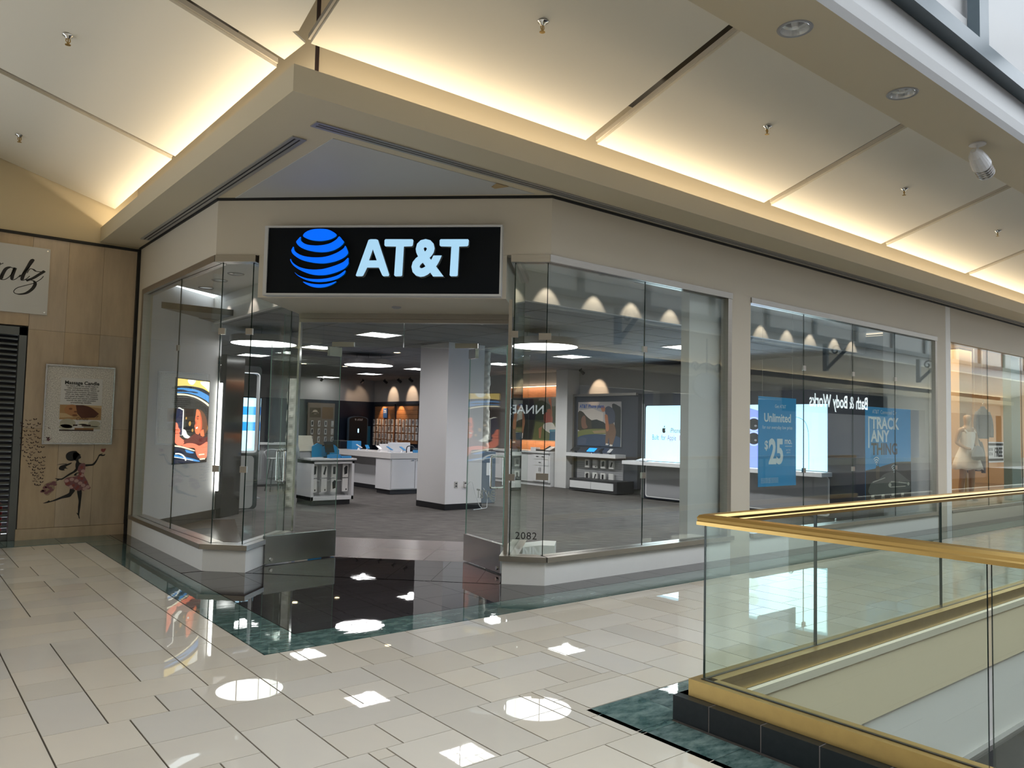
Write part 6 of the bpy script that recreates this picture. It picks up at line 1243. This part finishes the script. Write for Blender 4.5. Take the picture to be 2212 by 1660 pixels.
MB().box(-.22, .22, -.08, .08, 0, .40).build('body', mat('cream_leather', (0.70, 0.60, 0.50), .5), bg_, bevel=.04); MB().prism_y(rrect(-.22, .22, .20, .42, .06), -.095, -.08).build('flap', MATS['cream_leather'], bg_); MB().lathe([(0, 0), (.035, 0), (.03, .015), (0, .02)], 14).build('clasp', BRASS, bg_, loc=(0, -.095, .2)).rotation_euler = (PI/2, 0, 0)
blk('plinth_block', 18.40, 18.84, 5.84, 6.12, .27, .70, STOREWHITE, 'white block carrying the white handbag', 'plinth')
cl = thing('clothes_rail', 'dark rail of clothes deep in the dress shop at the right edge', 'rail', (20.6, 8.0, .27))
MB().tube([(-1, 0, 0), (-1, 0, 1.6), (1, 0, 1.6), (1, 0, 0)], .02, 8).build('frame', BLACKP, cl); rebase(cl)
for i in range(7): tag(MB().prism_x([(-.22, 0), (.22, 0), (.20, .9), (.05, 1.0), (-.05, 1.0), (-.20, .9)], -.03, .03).build('hung_garment', [NAVJ, DEN, PK2][i % 3], None, loc=(19.8+.25*i, 8.0, .85)), '%s garment from the left on the dark clothes rail' % ['first', 'second', 'third', 'fourth', 'fifth', 'sixth', 'seventh'][i], 'garment', 'garments on the clothes rail')
# ================================================================ FIXTURES OF THE CONCOURSE
def sprinkler():
    t = thing('sprinkler', '', 'sprinkler', (0, 0, 0), 0, 'brass sprinklers in the ceiling panels')
    MB().lathe([(0, 0), (.045, 0), (.045, -.006), (.022, -.012), (.015, -.03), (0, -.03)], 20).build('escutcheon', CHROME, t, smooth=True)
    MB().tube([(.012, 0, -.02), (.016, 0, -.05), (0, 0, -.075)], .004, 6).tube([(-.012, 0, -.02), (-.016, 0, -.05), (0, 0, -.075)], .004, 6).tube([(0, 0, -.02), (0, 0, -.07)], .005, 6).build('frame', BRASS, t)
    MB().lathe([(0, -.075), (.022, -.078), (.022, -.081), (0, -.081)], 16).build('deflector', BRASS, t)
    return t
sp0 = sprinkler()
for i, (x, y, z, l) in enumerate([(3.672, 4.262, 4.536, 'sprinkler in the large right ceiling panel at the top middle'), (6.636, 4.27, 4.534, 'sprinkler in the second right ceiling panel'), (9.574, 4.258, 4.538, 'sprinkler in the third right ceiling panel'), (12.525, 4.239, 4.543, 'sprinkler in the fourth right ceiling panel, farthest'),
        (1.012, 7.068, 4.604, 'sprinkler in the nearer left ceiling panel'), (1.017, 9.965, 4.603, 'sprinkler in the farther left ceiling panel')]):
    o = sp0 if i == 0 else copy_tree(sp0)
    o.location = (x, y, z); o['label'] = l
def bigcan():
    t = thing('recessed_downlight', '', 'light', (0, 0, 0), 0, 'reflector downlights in the flat soffit')
    MB().lathe([(.112, 0), (.135, -.006), (.140, 0)], 32, caps=False).build('trim_ring', GREYL, t, smooth=True)
    n = 32; b = MB(); vs = []; fs = []
    for r, z in ((.112, 0.0), (.105, .02), (.10, .045), (.08, .055)):
        for k in range(n): vs.append((r*math.cos(2*PI*k/n), r*math.sin(2*PI*k/n), z-.004))
    for i in range(3):
        for k in range(n): fs.append((i*n+k, i*n+(k+1) % n, (i+1)*n+(k+1) % n, (i+1)*n+k))
    b.add(vs, fs).build('reflector', mat('silver_reflector', (.72, .74, .76), .12, 0.35, spec=1.0), t)
    MB().tube([(0, 0, .045), (0, 0, .01)], [.03, .022], 12).build('lamp', mat('frosted_bulb', (.75, .76, .76), .3) if 'frosted_bulb' not in MATS else MATS['frosted_bulb'], t)
    MB().lathe([(0, .056), (.085, .054)], 20).build('back_plate', GREYL, t)
    return t
bc = bigcan(); bc.location = (5.498, 3.29, 4.739); bc['label'] = 'silver recessed downlight in the flat soffit, nearer to the top edge'
bc2 = copy_tree(bc, loc=(7.315, 3.265, 4.739), label='silver recessed downlight in the flat soffit, the farther one')
tl = thing('track_spotlight', 'white adjustable spotlight hanging from the flat soffit', 'light', (9.20, 3.30, 4.74))
MB().lathe([(0, 0), (.085, 0), (.085, -.012), (0, -.014)], 24).build('canopy', WHITEL, tl)
MB().tube([(0, 0, 0), (0, 0, -.14)], .012, 8).build('stem', WHITEL, tl)
A = Vector((-.17, -.02, -.12)); B_ = Vector((.19, -.02, -.30)); D_ = (B_-A)
MB().tube([A, A+D_*.18, A+D_*.45, A+D_*.5, A+D_*.62, A+D_*.63, B_], [.03, .075, .095, .095, .10, .085, .085], 18).build('housing', WHITEL, tl, smooth=False)
for k in (.68, .76, .84, .92): MB().tube([A+D_*k, A+D_*(k+.03)], .091, 18).build('baffle_ring', STEEL, tl)
# linear slot diffusers in the soffit beam
DIF = mat('diffuser_aluminium', (0.33, 0.32, 0.30), .4, .3)
def slotd(label, x0, x1, y0, y1, long_x):
    t = thing('slot_diffuser', label, 'vent')
    z = 3.791
    if long_x:
        w = y1-y0; rows = [(y0, y0+w*.22), (y0+w*.40, y0+w*.56), (y0+w*.74, y1)]; dark = [(y0+w*.22, y0+w*.40), (y0+w*.56, y0+w*.74)]
        b = MB()
        for a, c in rows: b.box(x0, x1, a, c, z-.009, z)
        b.box(x0-.03, x0, y0, y1, z-.009, z).build('frame', DIF, t)
        for a, c in dark: MB().box(x0, x1, a, c, z-.002, z).build('slot', BLACK, t)
    else:
        w = x1-x0; rows = [(x0, x0+w*.22), (x0+w*.40, x0+w*.56), (x0+w*.74, x1)]; dark = [(x0+w*.22, x0+w*.40), (x0+w*.56, x0+w*.74)]
        b = MB()
        for a, c in rows: b.box(a, c, y0, y1, z-.009, z)
        b.box(x0, x1, y0-.03, y0, z-.009, z).box(x0, x1, y1, y1+.03, z-.009, z).build('frame', DIF, t)
        for a, c in dark: MB().box(a, c, y0, y1, z-.002, z).build('slot', BLACK, t)
    return rebase(t)
slotd('long two-slot air diffuser in the soffit along the right shop front', 2.47, 38, 5.43, 5.545, True)
slotd('two-slot air diffuser in the soffit along the left shop front', 2.425, 2.545, 5.87, 10.50, False)
tag(MB().add([(4.35, 5.66, 3.784), (4.50, 5.66, 3.784), (4.44, 5.80, 3.784), (4.38, 5.78, 3.786)], [(3, 2, 1, 0)]).add([(4.35, 5.66, 3.787), (4.50, 5.66, 3.787), (4.44, 5.80, 3.787), (4.38, 5.78, 3.787)], [(0, 1, 2, 3)]).build('paint_flake', mat('tan_paint', (.42, .30, .15), .7)), 'tan flake of peeling paint on the soffit corner', 'flake')
so = tag(MB().lathe([(0, 0), (.05, 0), (.05, -.012), (.03, -.02), (0, -.02)], 18).build('entrance_sensor', GREYL, None, loc=CP(-2.1, 8.05, 2.765)), 'small round sensor in the entrance soffit', 'sensor')
for i, dx in enumerate((0, .13, .26)):
    tag(MB().box(-.045, .045, -.012, 0, 0, .07 if i != 1 else .085).build('cove_socket', PAPER, None, loc=(7.95+dx, 5.60, 4.10), bevel=.004), '%s white electrical plate on the cove wall behind the beam' % ['first', 'second', 'third'][i], 'plate', 'plates on the cove wall')
pod = thing('ramped_plinth', 'white plinth with a sloped top behind the street number pane', 'plinth', (0, 0, 0), RZC)
MB().prism_y([(-.70, 0), (-.36, 0), (-.36, .30), (-.50, .30), (-.70, .27)], 8.05, 8.40).build('body', CURBW, pod)
rebase(pod)
# ================================================================ FAR SIDE OF THE CONCOURSE (seen in the shop glass)
struct(MB().box(3.28, 60, -9.2, -4.6, -.5, 0).build('floor', TAUPE), 'walkway on the far side of the floor opening')  # darker tile than the near side, weaker daylight put into the colour
OPW = mat('opposite_wall', (0.50, 0.46, 0.38), .6)
ow = struct(MB().box(-12, 60, -9.3, -9.0, 3.1, 4.6).box(-12, 60, -9.3, -9.0, 0, .3).build('wall_opposite', OPW), 'shop fronts on the far side of the opening')
for i, x in enumerate(range(-12, 61, 6)): MB().box(x, x+.8, -9.3, -8.95, .3, 3.1).build('pier', OPW, ow)
struct(MB().box(-12, 60, -13, -12.9, 0, 3.4).box(-12, 60, -13, -9.3, 3.4, 3.5).build('wall_opposite_shops', GREYL), 'back of the shops on the far side')
for i, x in enumerate((1, 13, 25, 31, 43)): area('far_shop_lamp', (x+3, -11, 3.3), (0, 0, 0), 4, 2, 60, (1.0, .9, .78))
struct(MB().box(-12, 60, -9.0, -8.2, 3.80, 3.9).box(-12, 60, -8.26, -8.2, 3.9, 4.05).build('ceiling_opposite', CREAM), 'soffit beam on the far side of the opening')
struct(MB().prism_x([(-8.35, 4.3), (-6.6, 4.78), (-6.6, 4.84), (-8.35, 4.36)], -12, 60).box(-12, 60, -6.6, -4.4, 4.74, 4.8).box(-12, 60, -9.05, -9.0, 3.9, 5.2).build('ceiling_opposite', PANELW), 'lit ceiling panels on the far side')  # flat strip widened out of view to keep sky light off the far walkway
area('cove_lamp', (24, -8.6, 4.0), (PI - math.radians(28), 0, 0), 70, .06, 420, WARM)
struct(MB().box(-12, 60, -4.5, -4.4, 4.8, 8.3).build('wall_atrium', MATS['white_plaster']), 'white clerestory wall on the far side')
ft = thing('skylight_truss', 'dark teal steel truss on the far side of the skylight', 'truss')
MB().box(-11.9, 59.9, -4.38, -4.26, 5.15, 5.32).build('bottom_chord', TEAL, ft); MB().box(-11.9, 59.9, -4.38, -4.26, 7.2, 7.36).build('top_chord', TEAL, ft)
for i in range(22): MB().box(-11+3.2*i, -10.8+3.2*i, -4.38, -4.28, 5.32, 7.2).build('post', TEAL, ft)
rebase(ft); rebase(clr)
def cross_truss(x, l):
    t = thing('cross_truss', l, 'truss', (x, 0, 0), 0, 'scrolled steel trusses across the skylight')
    MB().box(-.08, .08, -4.24, 2.70, 6.0, 6.18).box(-.08, .08, -4.24, 2.70, 7.0, 7.15).build('chord', TEAL, t)
    for k in range(6): MB().box(-.06, .06, -4.1+1.3*k, -3.98+1.3*k, 6.18, 7.0).build('post', TEAL, t)
    for y, s in ((-4.16, 1),):
        MB().tube([(0, y, 4.0), (0, y+s*1.1, 5.0)], .07, 8).build('brace', TEAL, t)
        sc_ = [(0, y+s*(.40+.26*math.exp(-a*.22)*math.cos(a)), 4.72+.26*math.exp(-a*.22)*math.sin(a)) for a in [q*.3 for q in range(26)]]
        MB().tube(sc_, .035, 7).build('scroll', TEAL, t)
        MB().box(-.08, .08, y-.08, y+.08, 3.95, 5.0).build('bracket_post', TEAL, t)
    return t
ct = cross_truss(4.5, 'steel cross truss nearest the entrance')
for i, x in enumerate((10.0, 16.0, 22.0, 28.0, 36.0)): copy_tree(ct, loc=(x, 0, 0), label='steel cross truss, %s from the entrance' % ['second', 'third', 'fourth', 'fifth', 'sixth'][i])
bs = thing('shop_sign', 'white lit sign reading Bath & Body Works on a black fascia across the opening', 'sign', (38, -8.93, 2.65), PI)
MB().box(-5.2, 5.2, -.02, .05, -.05, 1.05).build('panel', SIGNBLK, bs); LSW = mat('lit_sign_white', (.85, .93, 1.0), .4, emit=5.0)
text(bs, 'lettering', 'Bath & Body Works', .92, 0, -.03, .26, LSW, bold=.012, sx=.78)
os_ = thing('oval_hanging_sign', 'oval hanging sign with scrolled iron bracket on the far side', 'sign', (22, -5.2, 3.1))
MB().lathe([(0, -.04), (.75, -.04), (.75, .04), (0, .04)], 40, sy=.6).build('panel', GREYL, os_).rotation_euler = (PI/2, 0, 0)
for s in (-1, 1): MB().tube([(s*(.62+.22*math.exp(-a*.2)*math.cos(a)), 0, .62+.22*math.exp(-a*.2)*math.sin(a)) for a in [q*.35 for q in range(22)]], .035, 7).build('scroll', BLACKP, os_)
MB().tube([(0, 0, .45), (0, 0, 1.64)], .03, 8).build('rod', BLACKP, os_)
MB().tube(smooth_loop([(-.6, 0, .5), (-.3, 0, .72), (0, 0, .78), (.3, 0, .72), (.6, 0, .5)], 4, False), .03, 7).build('bracket', BLACKP, os_)
cb_ = thing('kiosk_sign', 'dark blue sign reading CINNABON over a far counter behind the viewer', 'sign', CP(-2.0, -7.5, 1.75), RZC + PI)
MB().box(-1.1, 1.1, 0, .06, 0, .62).build('panel', flatc('kiosk_navy', (20, 34, 80)), cb_); text(cb_, 'lettering', 'CINNABON', .36, 0, -.01, .18, mat('lit_kiosk_white', (.9, .95, 1.0), .4, emit=2.5), bold=.01)
for s in (-1, 1): MB().box(s*1.0-.04, s*1.0+.04, 0, .06, -1.75, 0).build('leg', BLACKP, cb_)
struct(MB().box(-12.2, -12, -14, 11.4, 0, 8.3).box(-12, 3.3, -14.2, -14, 0, 8.3).box(60, 60.2, -14, 6, 0, 8.3).box(-12, 0.66, 11.2, 11.4, 3.7, 8.3).build('wall_far', OPW), 'far end walls of the concourse')
